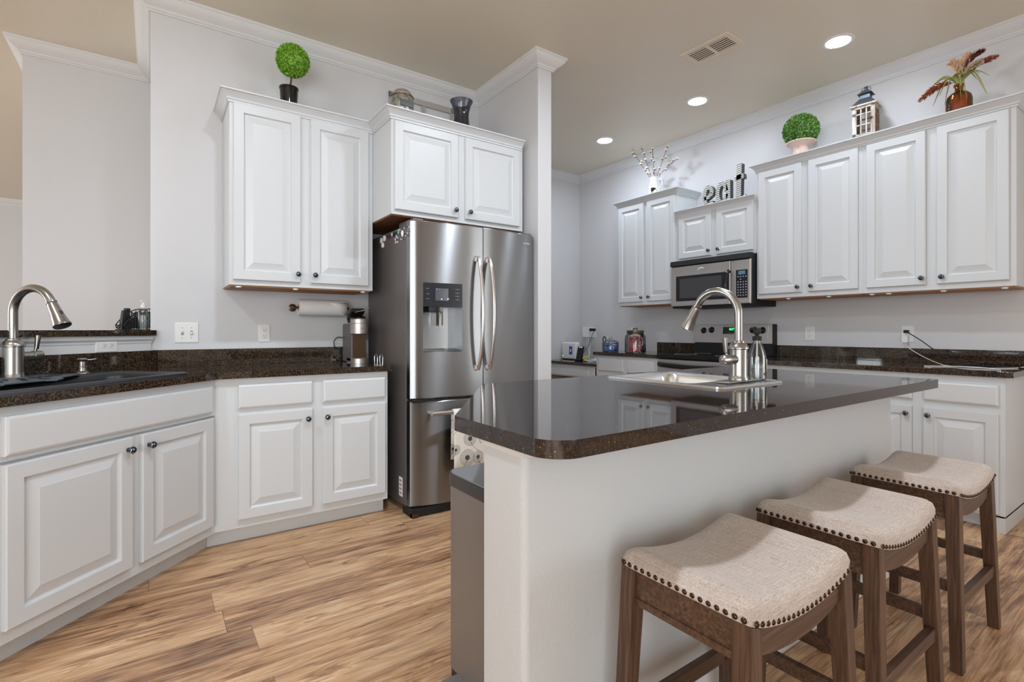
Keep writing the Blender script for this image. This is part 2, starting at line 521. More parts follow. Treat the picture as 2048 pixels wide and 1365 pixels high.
def text_part(name, body, size, depth, mat, parent, loc, rot, bold=0.0):
    cu = bpy.data.curves.new(name, 'FONT'); cu.body = body; cu.size = size; cu.extrude = depth; cu.offset = bold
    cu.align_x = 'CENTER'; cu.align_y = 'CENTER'
    t = bpy.data.objects.new(name, cu); COL.objects.link(t)
    dg = bpy.context.evaluated_depsgraph_get()
    me = bpy.data.meshes.new_from_object(t.evaluated_get(dg)); bpy.data.objects.remove(t); bpy.data.curves.remove(cu)
    me.materials.clear(); me.materials.append(MAT[mat])
    o = bpy.data.objects.new(name, me); COL.objects.link(o); o.parent = parent; o.location = loc; o.rotation_euler = rot
    return o


def arc(c, r, a0, a1, n, ex, ez):
    """points on an arc in the plane of unit vectors ex, ez"""
    c, ex, ez = Vector(c), Vector(ex), Vector(ez)
    return [c + ex * (r * math.cos(a0 + (a1 - a0) * i / n)) + ez * (r * math.sin(a0 + (a1 - a0) * i / n)) for i in range(n + 1)]


def smoothpath(pts, n=6):
    """Catmull-Rom through the points"""
    P = [Vector(p) for p in pts]; P = [2 * P[0] - P[1]] + P + [2 * P[-1] - P[-2]]; out = []
    for i in range(1, len(P) - 2):
        a, b, c, d = P[i - 1:i + 3]
        for k in range(n):
            t = k / n
            out.append(0.5 * ((2 * b) + (c - a) * t + (2 * a - 5 * b + 4 * c - d) * t * t + (3 * b - a - 3 * c + d) * t ** 3))
    out.append(P[-2]); return out


# ------------------------------------------------------------------ the room
H = 3.10
YF, YL = 3.66, 4.73          # refrigerator wall, living room wall
XR, YN = 4.49, 4.85          # range wall, far nook wall

struct(B().box(-6.3, -3.2, -0.1, 4.7, 10.9, 0).done('floor', 'plank_floor', smooth=0))
struct(B().box(-6.3, -3.2, H, 4.7, 10.9, H + 0.1).done('ceiling', 'ceiling_paint', smooth=0))
struct(B().box(-0.01, YF, 0, 2.24, YL + 0.12, H).done('wall_back', 'wall_paint', smooth=0))
struct(B().box(2.24, 2.85, 0, 2.365, YN + 0.1, H, 0.008).done('wall_wing', 'wall_paint'))
b = B()
for (p, q, r_, q2) in ((-3.2, -2.8, 0, H), (-2.8, -1.0, 0, 0.8), (-2.8, -1.0, 2.3, H), (-1.0, YN + 0.1, 0, H)): b.box(XR, p, r_, XR + 0.12, q, q2)
struct(b.done('wall_right', 'wall_paint', smooth=0))
struct(B().box(2.30, YN, 0, XR + 0.12, YN + 0.1, H).done('wall_far', 'wall_paint', smooth=0))
struct(B().box(-0.72, YL, 0, -0.01, 6.2, H).done('wall_living', 'wall_paint', smooth=0))
struct(B().box(-6.3, 10.6, 0, 4.7, 10.7, H).done('wall_living_far', 'wall_paint', smooth=0))


def wall_with_opening(name, axis, pos, t, a0, a1, o0, o1, z0, z1):
    b = B()
    for (p, q, r, s) in ((a0, o0, 0, H), (o1, a1, 0, H), (o0, o1, 0, z0), (o0, o1, z1, H)):
        if q - p < 1e-4 or s - r < 1e-4: continue
        if axis == 'y': b.box(p, pos - t, r, q, pos, s)
        else: b.box(pos - t, p, r, pos, q, s)
    return struct(b.done(name, 'wall_paint', smooth=0))


wall_with_opening('wall_behind', 'y', -3.05, 0.12, -6.3, XR + 0.12, -4.4, -0.8, 0.06, 2.5)
b = B()
for (p, q, r, s) in ((-3.2, -2.7, 0, H), (-2.7, -0.3, 0, 0.6), (-2.7, -0.3, 2.4, H), (-0.3, 5.1, 0, H), (5.1, 8.1, 0, 0.7), (5.1, 8.1, 2.5, H), (8.1, 10.9, 0, H)):
    b.box(-6.17, p, r, -6.05, q, s)
struct(b.done('wall_left', 'wall_paint', smooth=0))


def window(name, axis, pos, a0, a1, z0, z1, nx, nz):
    w = thing(name, 'white framed window', 'window'); w['kind'] = 'structure'; del w['category']; del w['label']
    f = B(); t = 0.05
    def bar(p, q, r, s):
        if axis == 'y': f.box(p, pos - 0.05, r, q, pos - 0.01, s)
        else: f.box(pos - 0.05, p, r, pos - 0.01, q, s)
    bar(a0, a1, z0, z0 + t); bar(a0, a1, z1 - t, z1); bar(a0, a0 + t, z0, z1); bar(a1 - t, a1, z0, z1)
    for i in range(1, nx): c = a0 + (a1 - a0) * i / nx; bar(c - 0.02, c + 0.02, z0, z1)
    for i in range(1, nz): c = z0 + (z1 - z0) * i / nz; bar(a0, a1, c - 0.015, c + 0.015)
    f.done('window_frame', 'trim_paint', w, smooth=0)
    g = B()
    if axis == 'y': g.box(a0, pos - 0.035, z0, a1, pos - 0.03, z1)
    else: g.box(pos - 0.035, a0, z0, pos - 0.03, a1, z1)
    g.done('window_pane', 'clear_glass', w, smooth=0)


window('added_window_1', 'y', -3.07, -4.4, -0.8, 0.06, 2.5, 2, 1)  # unseen opening added to frame the rear fill light
window('added_window_2', 'x', -6.07, -2.7, -0.3, 0.6, 2.4, 4, 2)  # unseen opening added for the left-hand fill light
window('window_4', 'x', XR + 0.10, -2.8, -1.0, 0.8, 2.3, 2, 2)
window('window_3', 'x', -6.07, 5.1, 8.1, 0.7, 2.5, 4, 3)

CROWN = [(0.0, H), (0.082, H), (0.082, H - 0.012), (0.074, H - 0.018), (0.066, H - 0.034), (0.048, H - 0.052), (0.030, H - 0.062), (0.022, H - 0.068), (0.022, H - 0.076), (0.010, H - 0.084), (0.010, H - 0.090), (0.0, H - 0.090)]
struct(B().sweep([(-0.72, 6.2), (-0.72, YL), (-0.01, YL), (-0.01, YF), (2.24, YF), (2.24, 2.85), (2.365, 2.85), (2.365, YN), (XR, YN), (XR, -3.0)], CROWN).done('trim_1', 'trim_paint', smooth=25))
struct(B().sweep([(-6.05, 10.6), (4.6, 10.6)], CROWN).done('trim_2', 'trim_paint', smooth=25))
BASE = [(0, 0), (0.014, 0), (0.014, 0.085), (0.009, 0.098), (0.009, 0.108), (0.0, 0.112)]
struct(B().sweep([(XR, 0.70), (XR, -3.0)], BASE).done('baseboard_right', 'trim_paint', smooth=25))

# island knee wall
IX0, IX1, IY0, IY1 = 0.69, 2.856, 0.93, 1.10
b = B()
r = 0.018
poly = []
for (cx, cy, a0) in ((IX0 + r, IY0 + r, PI), (IX1 - r, IY0 + r, 1.5 * PI)):
    poly += [(cx + r * math.cos(a0 + PI / 2 * k / 6), cy + r * math.sin(a0 + PI / 2 * k / 6)) for k in range(7)]
poly += [(IX1, IY1), (IX0, IY1)]
struct(b.prism(poly, 0, 0.872).done('wall_island', 'island_paint', smooth=60))
struct(B().sweep([(IX0 + 0.35, IY0), (IX1, IY0), (IX1, IY1)], BASE).done('baseboard_island', 'trim_paint', smooth=25))
struct(B().sweep([(IX0, IY1), (IX0, IY0), (IX0 + 0.02, IY0)], [(0, 0.850), (0.006, 0.850), (0.009, 0.858), (0.016, 0.866), (0.016, 0.874), (0, 0.874)]).done('trim_3', 'trim_paint', smooth=25))


# ------------------------------------------------------------------ cabinets
DOOR = [(0.0, 0.0), (0.0, -0.016), (0.004, -0.020), (0.053, -0.020), (0.056, -0.0120), (0.061, -0.0080), (0.066, -0.0080), (0.100, -0.0180), (0.103, -0.0195)]
DRAWER = [(0.0, 0.0), (0.0, -0.013), (0.003, -0.0165), (0.010, -0.020)]
knob_mesh = None


def knob(parent, x, z, y=-0.020):
    global knob_mesh
    if knob_mesh is None:
        b = B().lathe([(0.0001, -0.034), (0.006, -0.0335), (0.012, -0.030), (0.0158, -0.024), (0.0150, -0.019), (0.009, -0.015), (0.0055, -0.012), (0.0055, -0.005), (0.010, -0.002), (0.010, 0.0)], axis=(0, 1, 0), seg=18)
        o = b.done('knob', 'knob_metal', parent, 50); knob_mesh = o.data
    else:
        o = bpy.data.objects.new('knob', knob_mesh); COL.objects.link(o); o.parent = parent
    o.location = (x, y, z)
    return o


def cabinet(name, label, cat, loc, rotz, w, z0, z1, depth, doors, drawers=(), toe=0.0, crown=None, ctop=None, group=None, under=False, clips=(), toe_x0=0.0, endpanel=None, bottom_mat='raw_wood'):
    c = thing(name, label, cat, loc, rotz, group)
    body = B()
    if endpanel == 'right': body.box(0, 0, z0, w, depth, z1, 0.0015); body.box(w - 0.018, 0, 0, w, depth, z0 + 0.01); body.box(w - 0.075, 0.0, 0, w - 0.018, 0.02, z0 + 0.01)
    else: body.box(0, 0, z0, w, depth, z1, 0.0015)
    body.done('cabinet_body', 'cabinet_paint', c)
    if toe: B().box(toe_x0, 0.075, 0, w - (0.018 if endpanel else 0), depth, toe).done('toe_kick', 'cabinet_paint', c)
    if under: B().box(0.012, 0.018, z0 - 0.007, w - 0.012, depth, z0 + 0.002).done('bottom_panel', bottom_mat, c)
    for (x0, x1, a, bz, kx, kz) in doors:
        d = B().rings(x0, a, x1, bz, DOOR).done('door', 'cabinet_paint', c, 0)
        if kx is not None: knob(d, kx, kz)
    for (x0, x1, a, bz) in drawers:
        B().rings(x0, a, x1, bz, DRAWER).done('drawer_front', 'cabinet_paint', c, 0)
    for (x, y) in clips:
        B().lathe([(0.016, 0.0), (0.016, -0.006), (0.009, -0.010), (0.0001, -0.010)], (x, y, z0 - 0.006), seg=14).done('clip', 'white_plastic', c)
    if crown:
        t = ctop
        prof = [(0, t - 0.062), (0.008, t - 0.062), (0.008, t - 0.052), (0.014, t - 0.048), (0.016, t - 0.038), (0.028, t - 0.022), (0.042, t - 0.010), (0.050, t - 0.008), (0.050, t), (0.0, t)]
        B().sweep(crown, prof).done('crown_molding', 'cabinet_paint', c, 25)
    return c


# left run, on the refrigerator wall
cabinet('upper_cabinet', 'tall white two-door wall cabinet with a topiary on top, left of the refrigerator', 'cabinet', (0.357, 3.30, 0), 0, 0.838, 1.40, 2.50, 0.358,
        [(0.019, 0.383, 1.429, 2.444, 0.365, 1.478), (0.442, 0.807, 1.429, 2.444, 0.464, 1.478)], crown=[(0, 0.35), (0, 0), (0.838, 0)], ctop=2.506,
        under=True, clips=[(0.05, 0.02), (0.36, 0.02), (0.78, 0.02)])
cabinet('upper_cabinet', 'deep short white two-door cabinet over the refrigerator', 'cabinet', (1.197, 2.98, 0), 0, 1.0, 1.856, 2.495, 0.678,
        [(0.018, 0.460, 1.884, 2.432, 0.434, 1.930), (0.517, 0.965, 1.884, 2.432, 0.543, 1.930)], crown=[(0, 0.32), (0, 0), (0.99, 0)], ctop=2.502, under=True, bottom_mat='raw_wood_dark')
cabinet('base_cabinet', 'white base cabinet with two drawers and two doors, left of the refrigerator', 'cabinet', (0.2635, 3.03, 0), 0, 0.9295, 0.092, 0.884, 0.61,
        [(0.105, 0.480, 0.138, 0.694, 0.452, 0.640), (0.5375, 0.912, 0.138, 0.694, 0.557, 0.640)],
        [(0.105, 0.480, 0.724, 0.850), (0.5375, 0.912, 0.724, 0.850)], toe=0.094, toe_x0=-0.031)
DG = (0.2635, 3.03, 0)
D45 = PI / 4
c = thing('base_cabinet', 'angled white sink cabinet with one wide false drawer front over two doors', 'cabinet', DG, D45)
bb = B().prism([(-1.5, 0), (0, 0), (0, 0.05), (-0.02, 0.55), (-1.5, 0.55)], 0.092, 0.70)
bb.box(-1.5, 0, 0.69, 0, 0.028, 0.884)
bb.done('cabinet_body', 'cabinet_paint', c, 0)
B().prism([(-1.5, 0.075), (0.03, 0.075), (0.03, 0.30), (-1.5, 0.30)], 0, 0.094).done('toe_kick', 'cabinet_paint', c, 0)
for dd in ((-0.952, -0.485, 'r'), (-0.440, -0.030, 'l')):
    d = B().rings(dd[0], 0.138, dd[1], 0.690, DOOR).done('door', 'cabinet_paint', c, 0)
    knob(d, dd[1] - 0.024 if dd[2] == 'r' else dd[0] + 0.030, 0.640)
B().rings(-0.952, 0.718, -0.030, 0.852, DRAWER).done('drawer_front', 'cabinet_paint', c, 0)

# right run, on the range wall; local x runs towards the viewer
RT = -PI / 2
cabinet('upper_cabinet', 'white two-door wall cabinet left of the microwave, cotton stems on top', 'cabinet', (4.16, 3.87, 0), RT, 0.751, 1.40, 2.515, 0.328,
        [(0.010, 0.354, 1.435, 2.462, 0.340, 1.478), (0.399, 0.742, 1.435, 2.462, 0.432, 1.478)], crown=[(0, 0.326), (0, 0), (0.751, 0), (0.751, 0.326)], ctop=2.522, under=True)
cabinet('upper_cabinet', 'short white two-door cabinet above the microwave', 'cabinet', (4.16, 3.117, 0), RT, 0.803, 1.791, 2.278, 0.328,
        [(0.034, 0.381, 1.822, 2.237, 0.365, 1.867), (0.434, 0.779, 1.822, 2.237, 0.462, 1.867)], crown=[(0.0, 0), (0.803, 0)], ctop=2.284)
cabinet('upper_cabinet', 'tall white two-door wall cabinet right of the microwave, boxwood ball on top', 'cabinet', (4.16, 2.312, 0), RT, 0.783, 1.402, 2.515, 0.328,
        [(0.020, 0.365, 1.438, 2.455, 0.343, 1.480), (0.416, 0.757, 1.438, 2.455, 0.444, 1.480)], crown=[(0, 0.326), (0, 0), (0.783, 0)], ctop=2.522, under=True, clips=[(0.25, 0.02), (0.55, 0.02)])
cabinet('upper_cabinet', 'tall white two-door wall cabinet at the right edge, amber bottle on top', 'cabinet', (4.16, 1.529, 0), RT, 0.794, 1.402, 2.515, 0.328,
        [(0.026, 0.367, 1.438, 2.455, 0.348, 1.482), (0.424, 0.765, 1.438, 2.455, 0.453, 1.482)], crown=[(0, 0), (0.794, 0), (0.794, 0.326)], ctop=2.522, under=True, clips=[(0.05, 0.02), (0.15, 0.02), (0.45, 0.02), (0.74, 0.02)])
cabinet('base_cabinet', 'long white base cabinet right of the range, behind the island', 'cabinet', (3.88, 2.30, 0), RT, 1.57, 0.085, 0.872, 0.608,
        [(0.025, 0.366, 0.105, 0.668, 0.340, 0.621), (0.415, 0.756, 0.105, 0.668, 0.441, 0.621), (0.805, 1.146, 0.105, 0.668, 1.120, 0.621), (1.202, 1.543, 0.105, 0.668, 1.230, 0.621)],
        [(0.025, 0.366, 0.711, 0.828), (0.415, 0.756, 0.711, 0.828), (0.805, 1.146, 0.711, 0.828), (1.202, 1.543, 0.711, 0.828)], toe=0.087, endpanel='right')
cabinet('base_cabinet', 'small white base cabinet with two drawers between desk and range', 'cabinet', (3.88, 3.926, 0), RT, 0.816, 0.085, 0.872, 0.608,
        [(0.042, 0.387, 0.105, 0.668, 0.360, 0.621), (0.440, 0.780, 0.105, 0.668, 0.466, 0.621)], [(0.042, 0.387, 0.713, 0.843), (0.440, 0.780, 0.713, 0.843)], toe=0.087)
c = thing('desk_cabinet', 'low white built-in desk front with a shallow drawer, in the far corner', 'desk', (3.88, 4.85, 0), RT)
B().box(0, 0, 0.612, 0.81, 0.018, 0.745).box(0.81, 0, 0, 0.924, 0.02, 0.745).done('desk_apron', 'cabinet_paint', c, 0)
B().rings(0.05, 0.622, 0.809, 0.702, DRAWER).done('drawer_front', 'cabinet_paint', c, 0)
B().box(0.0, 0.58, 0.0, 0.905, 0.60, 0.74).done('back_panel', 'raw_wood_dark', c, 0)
B().box(0.905, 0.0, 0.0, 0.923, 0.60, 0.74).done('side_panel', 'cabinet_paint', c, 0)
# island base behind the knee wall
c = thing('island_cabinet', 'white island base cabinet behind the knee wall, under the dark top', 'cabinet', (1.22, 1.10, 0), 0)
B().box(0, 0.002, 0.09, 0.02, 0.66, 0.874).box(1.616, 0.002, 0.09, 1.636, 0.66, 0.874).box(0, 0.64, 0.09, 1.636, 0.66, 0.874).box(0, 0.002, 0.09, 1.636, 0.66, 0.11).done('cabinet_body', 'cabinet_paint', c, 0)
B().box(0, 0.01, 0, 1.636, 0.585, 0.092).done('toe_kick', 'cabinet_paint', c, 0)
for k in range(4):
    x = 0.03 + k * 0.40
    B().rings(-x - 0.37, 0.13, -x, 0.66, DOOR).done('door', 'cabinet_paint', c, 0, loc=(0, 0.66, 0), rotz=PI)
    B().rings(-x - 0.37, 0.70, -x, 0.83, DRAWER).done('drawer_front', 'cabinet_paint', c, 0, loc=(0, 0.66, 0), rotz=PI)


# ------------------------------------------------------------------ counters
def w2d(x, y):
    k = math.sqrt(0.5); return (DG[0] + k * x - k * y, DG[1] + k * x + k * y)


TL0, TL1 = 0.886, 0.920
t = thing('countertop', 'brown speckled granite countertop running past the black sink to the refrigerator', 'countertop', (0, 0, 0))
b = B()
SX0, SX1, SY0, SY1 = -0.935, -0.150, 0.062, 0.550       # sink cut-out, diagonal frame
YB = 0.6177
def dp(poly): return [w2d(*p) for p in poly]
b.prism(dp([(-1.6, -0.03), (SX0, -0.03), (SX0, YB), (-1.6, YB)]), TL0, TL1)
b.prism(dp([(SX0, -0.03), (SX1, -0.03), (SX1, SY0), (SX0, SY0)]), TL0, TL1)
b.prism(dp([(SX0, SY1), (SX1, SY1), (SX1, YB), (SX0, YB)]), TL0, TL1)
fx = 0.2635 + 0.03 * math.sqrt(2) - 0.03          # where the two front edges meet on y = 3.0
b.prism(dp([(SX1, YB), (SX1, -0.03)]) + [(fx, 3.0), (1.213, 3.0), (1.213, 3.66), (0.0, 3.66)], TL0, TL1)
b.done('counter_slab', 'granite', t, 0)
k = math.sqrt(0.5)
b = B().box(0.004, 3.640, TL1, 1.213, 3.66, 1.022, 0.002)
b.done('backsplash', 'granite', t)
q = [(-1.6, YB - 0.02), (0.262, YB - 0.02), (0.238, YB), (-1.6, YB)]
B().prism(dp(q), TL1, 1.022).done('backsplash', 'granite', t, 0)

# raised bar behind the sink
struct(B().prism([(-1.7, YB), (0.235, YB), (0.25, 0.636), (0.20, 0.74), (-1.7, 0.74)], 0, 1.107).done('wall_bar', 'trim_paint', smooth=0, loc=DG, rotz=D45))
struct(B().sweep([(-1.7, YB), (0.236, YB)], [(0, 1.066), (0.004, 1.066), (0.006, 1.076), (0.016, 1.088), (0.018, 1.098), (0.022, 1.107), (0, 1.107)]).done('trim_4', 'trim_paint', smooth=25, loc=DG, rotz=D45))
b = B().prism([(-1.7, 0.588), (0.243, 0.588), (0.243, 0.6325), (0.19, 0.94), (-1.7, 0.94)], 1.1075, 1.139)
tag(b.done('bar_counter', 'granite', smooth=0, loc=DG, rotz=D45), 'dark speckled granite bar ledge behind the black sink', 'bar top')

# counters along the range wall
TR0, TR1 = 0.874, 0.908
t = thing('countertop', 'long dark granite countertop right of the range with cords lying on it', 'countertop', (3.85, 2.305, 0), RT)
B().box(0, 0, TR0, 1.613, 0.639, TR1, 0.003).done('counter_slab', 'granite', t)
B().box(0, 0.618, TR1, 1.613, 0.639, 1.008, 0.002).done('backsplash', 'granite', t)
t = thing('countertop', 'short dark granite countertop left of the range holding two glass jars', 'countertop', (3.85, 3.952, 0), RT)
B().box(0, 0, TR0, 0.842, 0.639, TR1, 0.003).done('counter_slab', 'granite', t)
B().box(0.35, 0.618, TR1, 0.842, 0.639, 1.008, 0.002).done('backsplash', 'granite', t)
t = thing('desk_counter', 'low dark granite desk top in the far corner', 'desk top', (3.85, 4.849, 0), RT)
B().box(0, 0, 0.746, 0.922, 0.639, 0.780, 0.003).done('desk_slab', 'granite', t)

# island top with a clipped corner
t = thing('island_countertop', 'large polished dark brown granite island top with a clipped left corner', 'countertop', (0, 0, 0))
Z0, Z1 = 0.875, 0.914
HX0, HX1, HY0, HY1 = 1.785, 2.190, 1.275, 1.690
def corner(cx, cy, r, a0, a1, n=8): return [(cx + r * math.cos(a0 + (a1 - a0) * i / n), cy + r * math.sin(a0 + (a1 - a0) * i / n)) for i in range(n + 1)]
b = B()
poly = corner(0.650 + 0.075, 0.779 + 0.075, 0.075, PI, 1.5 * PI) + [(HX0, 0.779), (HX0, 1.815), (1.130, 1.815), (0.650, 1.183)]
b.prism(poly, Z0, Z1)
b.box(HX0, 0.779, Z0, HX1, HY0, Z1).box(HX0, HY1, Z0, HX1, 1.815, Z1).box(HX1, 0.779, Z0, 2.942, 1.815, Z1)
b.done('counter_slab', 'granite_island', t, 30)


# ------------------------------------------------------------------ sinks and taps
def basin(parent, ox0, oy0, ox1, oy1, ix0, iy0, ix1, iy1, zc, depth, rim, mat, name='basin'):
    """drop-in sink: raised rim, deck and rounded bowl"""
    def rr(x0, y0, x1, y1, r, n=6):
        p = []
        for (cx, cy, a) in ((x1 - r, y1 - r, 0), (x0 + r, y1 - r, PI / 2), (x0 + r, y0 + r, PI), (x1 - r, y0 + r, 1.5 * PI)):
            p += [(cx + r * math.cos(a + PI / 2 * i / n), cy + r * math.sin(a + PI / 2 * i / n)) for i in range(n + 1)]
        return p
    loops = []
    for (e, z, r) in ((0.0, zc, 0.03), (0.004, zc + rim * .8, 0.03), (0.014, zc + rim, 0.028), (0.024, zc + rim * .6, 0.025)):
        loops.append([(x, y, z) for x, y in rr(ox0 + e, oy0 + e, ox1 - e, oy1 - e, r)])
    for (e, z, r) in ((-0.006, zc + rim * .55, 0.06), (0.004, zc + rim * .1, 0.06), (0.012, zc - 0.02, 0.06), (0.022, zc - depth + 0.03, 0.06), (0.05, zc - depth, 0.05)):
        loops.append([(x, y, z) for x, y in rr(ix0 + e, iy0 + e, ix1 - e, iy1 - e, r)])
    vs = [p for l in loops for p in l]; n = len(loops[0]); fs = []
    for i in range(len(loops) - 1):
        for k in range(n): fs.append((i * n + k, i * n + (k + 1) % n, (i + 1) * n + (k + 1) % n, (i + 1) * n + k))
    fs.append(tuple(range((len(loops) - 1) * n, len(loops) * n)))
    return B().add(vs, fs).done(name, mat, parent, 40)


t = thing('kitchen_sink', 'black composite drop-in sink in the left counter', 'sink', DG, D45)
basin(t, -0.975, 0.034, -0.112, 0.592, -0.925, 0.075, -0.165, 0.420, TL1 + 0.0005, 0.20, 0.013, 'sink_composite')
t2 = thing('island_sink', 'stainless steel drop-in sink in the island top', 'sink', (0, 0, 0))
basin(t2, 1.750, 1.108, 2.225, 1.722, 1.795, 1.285, 2.180, 1.680, Z1 + 0.0005, 0.17, 0.010, 'sink_steel')
B().lathe([(0.045, 0), (0.045, 0.003), (0.03, 0.004), (0.0001, 0.002)], (1.99, 1.48, Z1 - 0.1698)).done('drain', 'chrome', t2)


def faucet(label, loc, rotz, plate=False):
    f = thing('faucet', label, 'faucet', loc, rotz)       # spout reaches towards local -y, lever on local +x
    z = 0.0
    if plate: B().box(-0.125, -0.032, 0.0, 0.125, 0.032, 0.009, 0.004).done('deck_plate', 'nickel', f); z = 0.009
    B().lathe([(0.040, z), (0.040, z + 0.006), (0.037, z + 0.012), (0.0355, 0.03), (0.0355, 0.136), (0.041, 0.139), (0.041, 0.145), (0.034, 0.158), (0.026, 0.165), (0.025, 0.172), (0.019, 0.174)], seg=32).done('faucet_body', 'nickel', f)
    R = 0.104
    pts = [(0, 0, 0.165), (0, 0, 0.22), (0, 0, 0.285)] + [(0, -R + R * math.cos(a), 0.285 + R * math.sin(a)) for a in [PI * 0.86 * i / 18 for i in range(1, 19)]]
    pts = [Vector(p) for p in pts]
    B().tube(pts, 0.0168, 16).done('spout', 'nickel', f)
    e = pts[-1]; d = (pts[-1] - pts[-2]).normalized()
    sp = B().lathe([(0.0175, -0.004), (0.0195, -0.002), (0.0195, 0.006), (0.0175, 0.008), (0.020, 0.020), (0.0225, 0.060), (0.031, 0.108), (0.033, 0.114), (0.031, 0.118), (0.024, 0.119), (0.0001, 0.1185)], e, d, 24).done('spray_head', 'nickel', f)
    B().obox(e + d * 0.065 + Vector((0, -0.0235, 0)) , (1, 0, 0), d.cross(Vector((1, 0, 0))), d, 0.007, 0.004, 0.022, 0.002).done('spray_button', 'dark_plastic', sp)
    B().lathe([(0.019, 0.030), (0.019, 0.074), (0.0215, 0.0745), (0.0215, 0.106), (0.020, 0.112), (0.014, 0.117), (0.0001, 0.119)], (0, 0, 0.095), (1, 0, 0), 20).done('handle_hub', 'nickel', f)
    B().tube([(0.088, 0, 0.110), (0.088, 0, 0.122), (0.092, 0, 0.126), (0.096, -0.004, 0.186)], [0.006, 0.006, 0.0085, 0.0115], 12).done('lever', 'nickel', f)
    return f


p = w2d(-0.528, 0.540)
faucet('brushed nickel pull-down faucet at the black sink, left edge', (p[0], p[1], 0.930), D45)
faucet('brushed nickel pull-down faucet on the steel island sink', (2.023, 1.205, 0.9215), PI, True)
p = w2d(-0.255, 0.510)
t = thing('soap_dispenser', 'small brushed nickel soap pump on the black sink deck', 'soap dispenser', (p[0], p[1], 0.9295), D45)
B().lathe([(0.029, 0.0), (0.027, 0.006), (0.018, 0.012), (0.016, 0.028), (0.021, 0.030), (0.021, 0.034), (0.017, 0.036), (0.017, 0.058), (0.0001, 0.06)], seg=22).done('pump_body', 'nickel', t)
B().lathe([(0.012, 0.058), (0.019, 0.062), (0.021, 0.068), (0.017, 0.074), (0.0001, 0.076)], seg=22).tube([(0.01, 0, 0.066), (0.03, -0.014, 0.064), (0.048, -0.026, 0.068)], 0.004, 8).done('pump_head', 'nickel', t)

# slotted rubber splash mat round the tap
t = thing('sink_mat', 'dark rubber splash mat with raised bars around the left faucet', 'mat', (DG[0], DG[1], 0.9335), D45)
poly = [(-0.95, 0.585), (-0.96, 0.25), (-0.86, 0.185), (-0.80, 0.205), (-0.777, 0.235), (-0.67, 0.248), (-0.625, 0.248), (-0.605, 0.215), (-0.535, 0.270), (-0.50, 0.325), (-0.345, 0.405), (-0.325, 0.440), (-0.42, 0.585)]
B().prism(poly, 0.0, 0.004).done('mat_sheet', 'rubber_mat', t, 0)
for i in range(22):
    u = i / 21; ring = i % 2
    a = PI * (0.06 + 0.88 * u); rr = (0.115, 0.185)[ring]
    x, y = -0.600 - (rr + 0.09) * math.cos(a) * (1.0 if math.cos(a) > 0 else 0.95), 0.50 - rr * math.sin(a) * 1.05
    if not (-0.93 < x < -0.38) or y < 0.27 or (x > -0.53 and y < 0.345 + (x + 0.5) * 0.5) or (abs(x + 0.528) < 0.075 and y > 0.45): continue
    dx, dy = -math.cos(a) * 1.2, -math.sin(a); l = math.hypot(dx, dy); dx, dy = dx / l, dy / l
    B().obox((x, y, 0.0055), (dx, dy, 0), (-dy, dx, 0), (0, 0, 1), 0.024, 0.0028, 0.002, 0.0008).done('mat_bar', 'black_matte', t)


# ------------------------------------------------------------------ refrigerator
FX, FY = 1.278, 2.945
fr = thing('refrigerator', 'stainless steel french door refrigerator with water dispenser', 'refrigerator', (FX, FY, 0), 0)
B().box(0.0, 0.0, 0.045, 0.948, 0.672, 1.786, 0.004).done('fridge_body', 'fridge_side', fr)


def bulge(x):
    u = (x - 0.474) / 0.474
    return -0.118 + 0.050 * u * u + 0.014 * max(0.0, abs(u) - 0.94) / 0.06


def curved_door(name, x0, x1, z0, z1, hole=None, depth=0.11):
    xs = [x0 + (x1 - x0) * i / 14 for i in range(15)]; zs = [z0, z0 + 0.006, z1 - 0.006, z1]
    if hole:
        hx0, hx1, hz0, hz1 = hole
        xs = sorted(set([x for x in xs if min(abs(x - hx0), abs(x - hx1)) > 0.008] + [hx0, hx1])); zs = sorted(zs + [hz0, hz1])
    b = B(); nx, nz = len(xs), len(zs)
    vs = []
    for z in zs:
        e = 0.005 if z in (z0, z1) else 0.0
        for x in xs: vs.append((x, bulge(x) + e, z))
    fs = []
    for j in range(nz - 1):
        for i in range(nx - 1):
            if hole and xs[i] >= hx0 - 1e-6 and xs[i + 1] <= hx1 + 1e-6 and zs[j] >= hz0 - 1e-6 and zs[j + 1] <= hz1 + 1e-6: continue
            a = j * nx + i; fs.append((a, a + 1, a + nx + 1, a + nx))
    # sides and back
    o = len(vs)
    for x, z in ((x0, z0), (x1, z0), (x1, z1), (x0, z1)): vs.append((x, -0.006, z))
    fs.append((o, o + 3, o + 2, o + 1))
    fs.append(tuple(range(nx)) + (o + 1, o))
    top = (nz - 1) * nx
    fs.append(tuple(range(top + nx - 1, top - 1, -1)) + (o + 3, o + 2))
    fs.append(tuple(j * nx for j in range(nz - 1, -1, -1)) + (o, o + 3))
    fs.append(tuple(j * nx + nx - 1 for j in range(nz)) + (o + 2, o + 1))
    if hole:  # the recess walls
        ii = [i for i, x in enumerate(xs) if hx0 - 1e-6 <= x <= hx1 + 1e-6]; j0 = zs.index(hz0); j1 = zs.index(hz1)
        o = len(vs); yb = -0.02
        vs += [(hx0, yb, hz0 + 0.02), (hx1, yb, hz0 + 0.02), (hx1, yb, hz1), (hx0, yb, hz1)]
        fs.append((o, o + 1, o + 2, o + 3))
        fs.append(tuple(j0 * nx + i for i in ii) + (o + 1, o)); fs.append(tuple(j1 * nx + i for i in ii[::-1]) + (o + 3, o + 2))
        fs.append((j0 * nx + ii[0], j1 * nx + ii[0], o + 3, o)); fs.append((j0 * nx + ii[-1], j1 * nx + ii[-1], o + 2, o + 1))
    b.add(vs, fs)
    return b.done(name, 'brushed_steel', fr, 30)


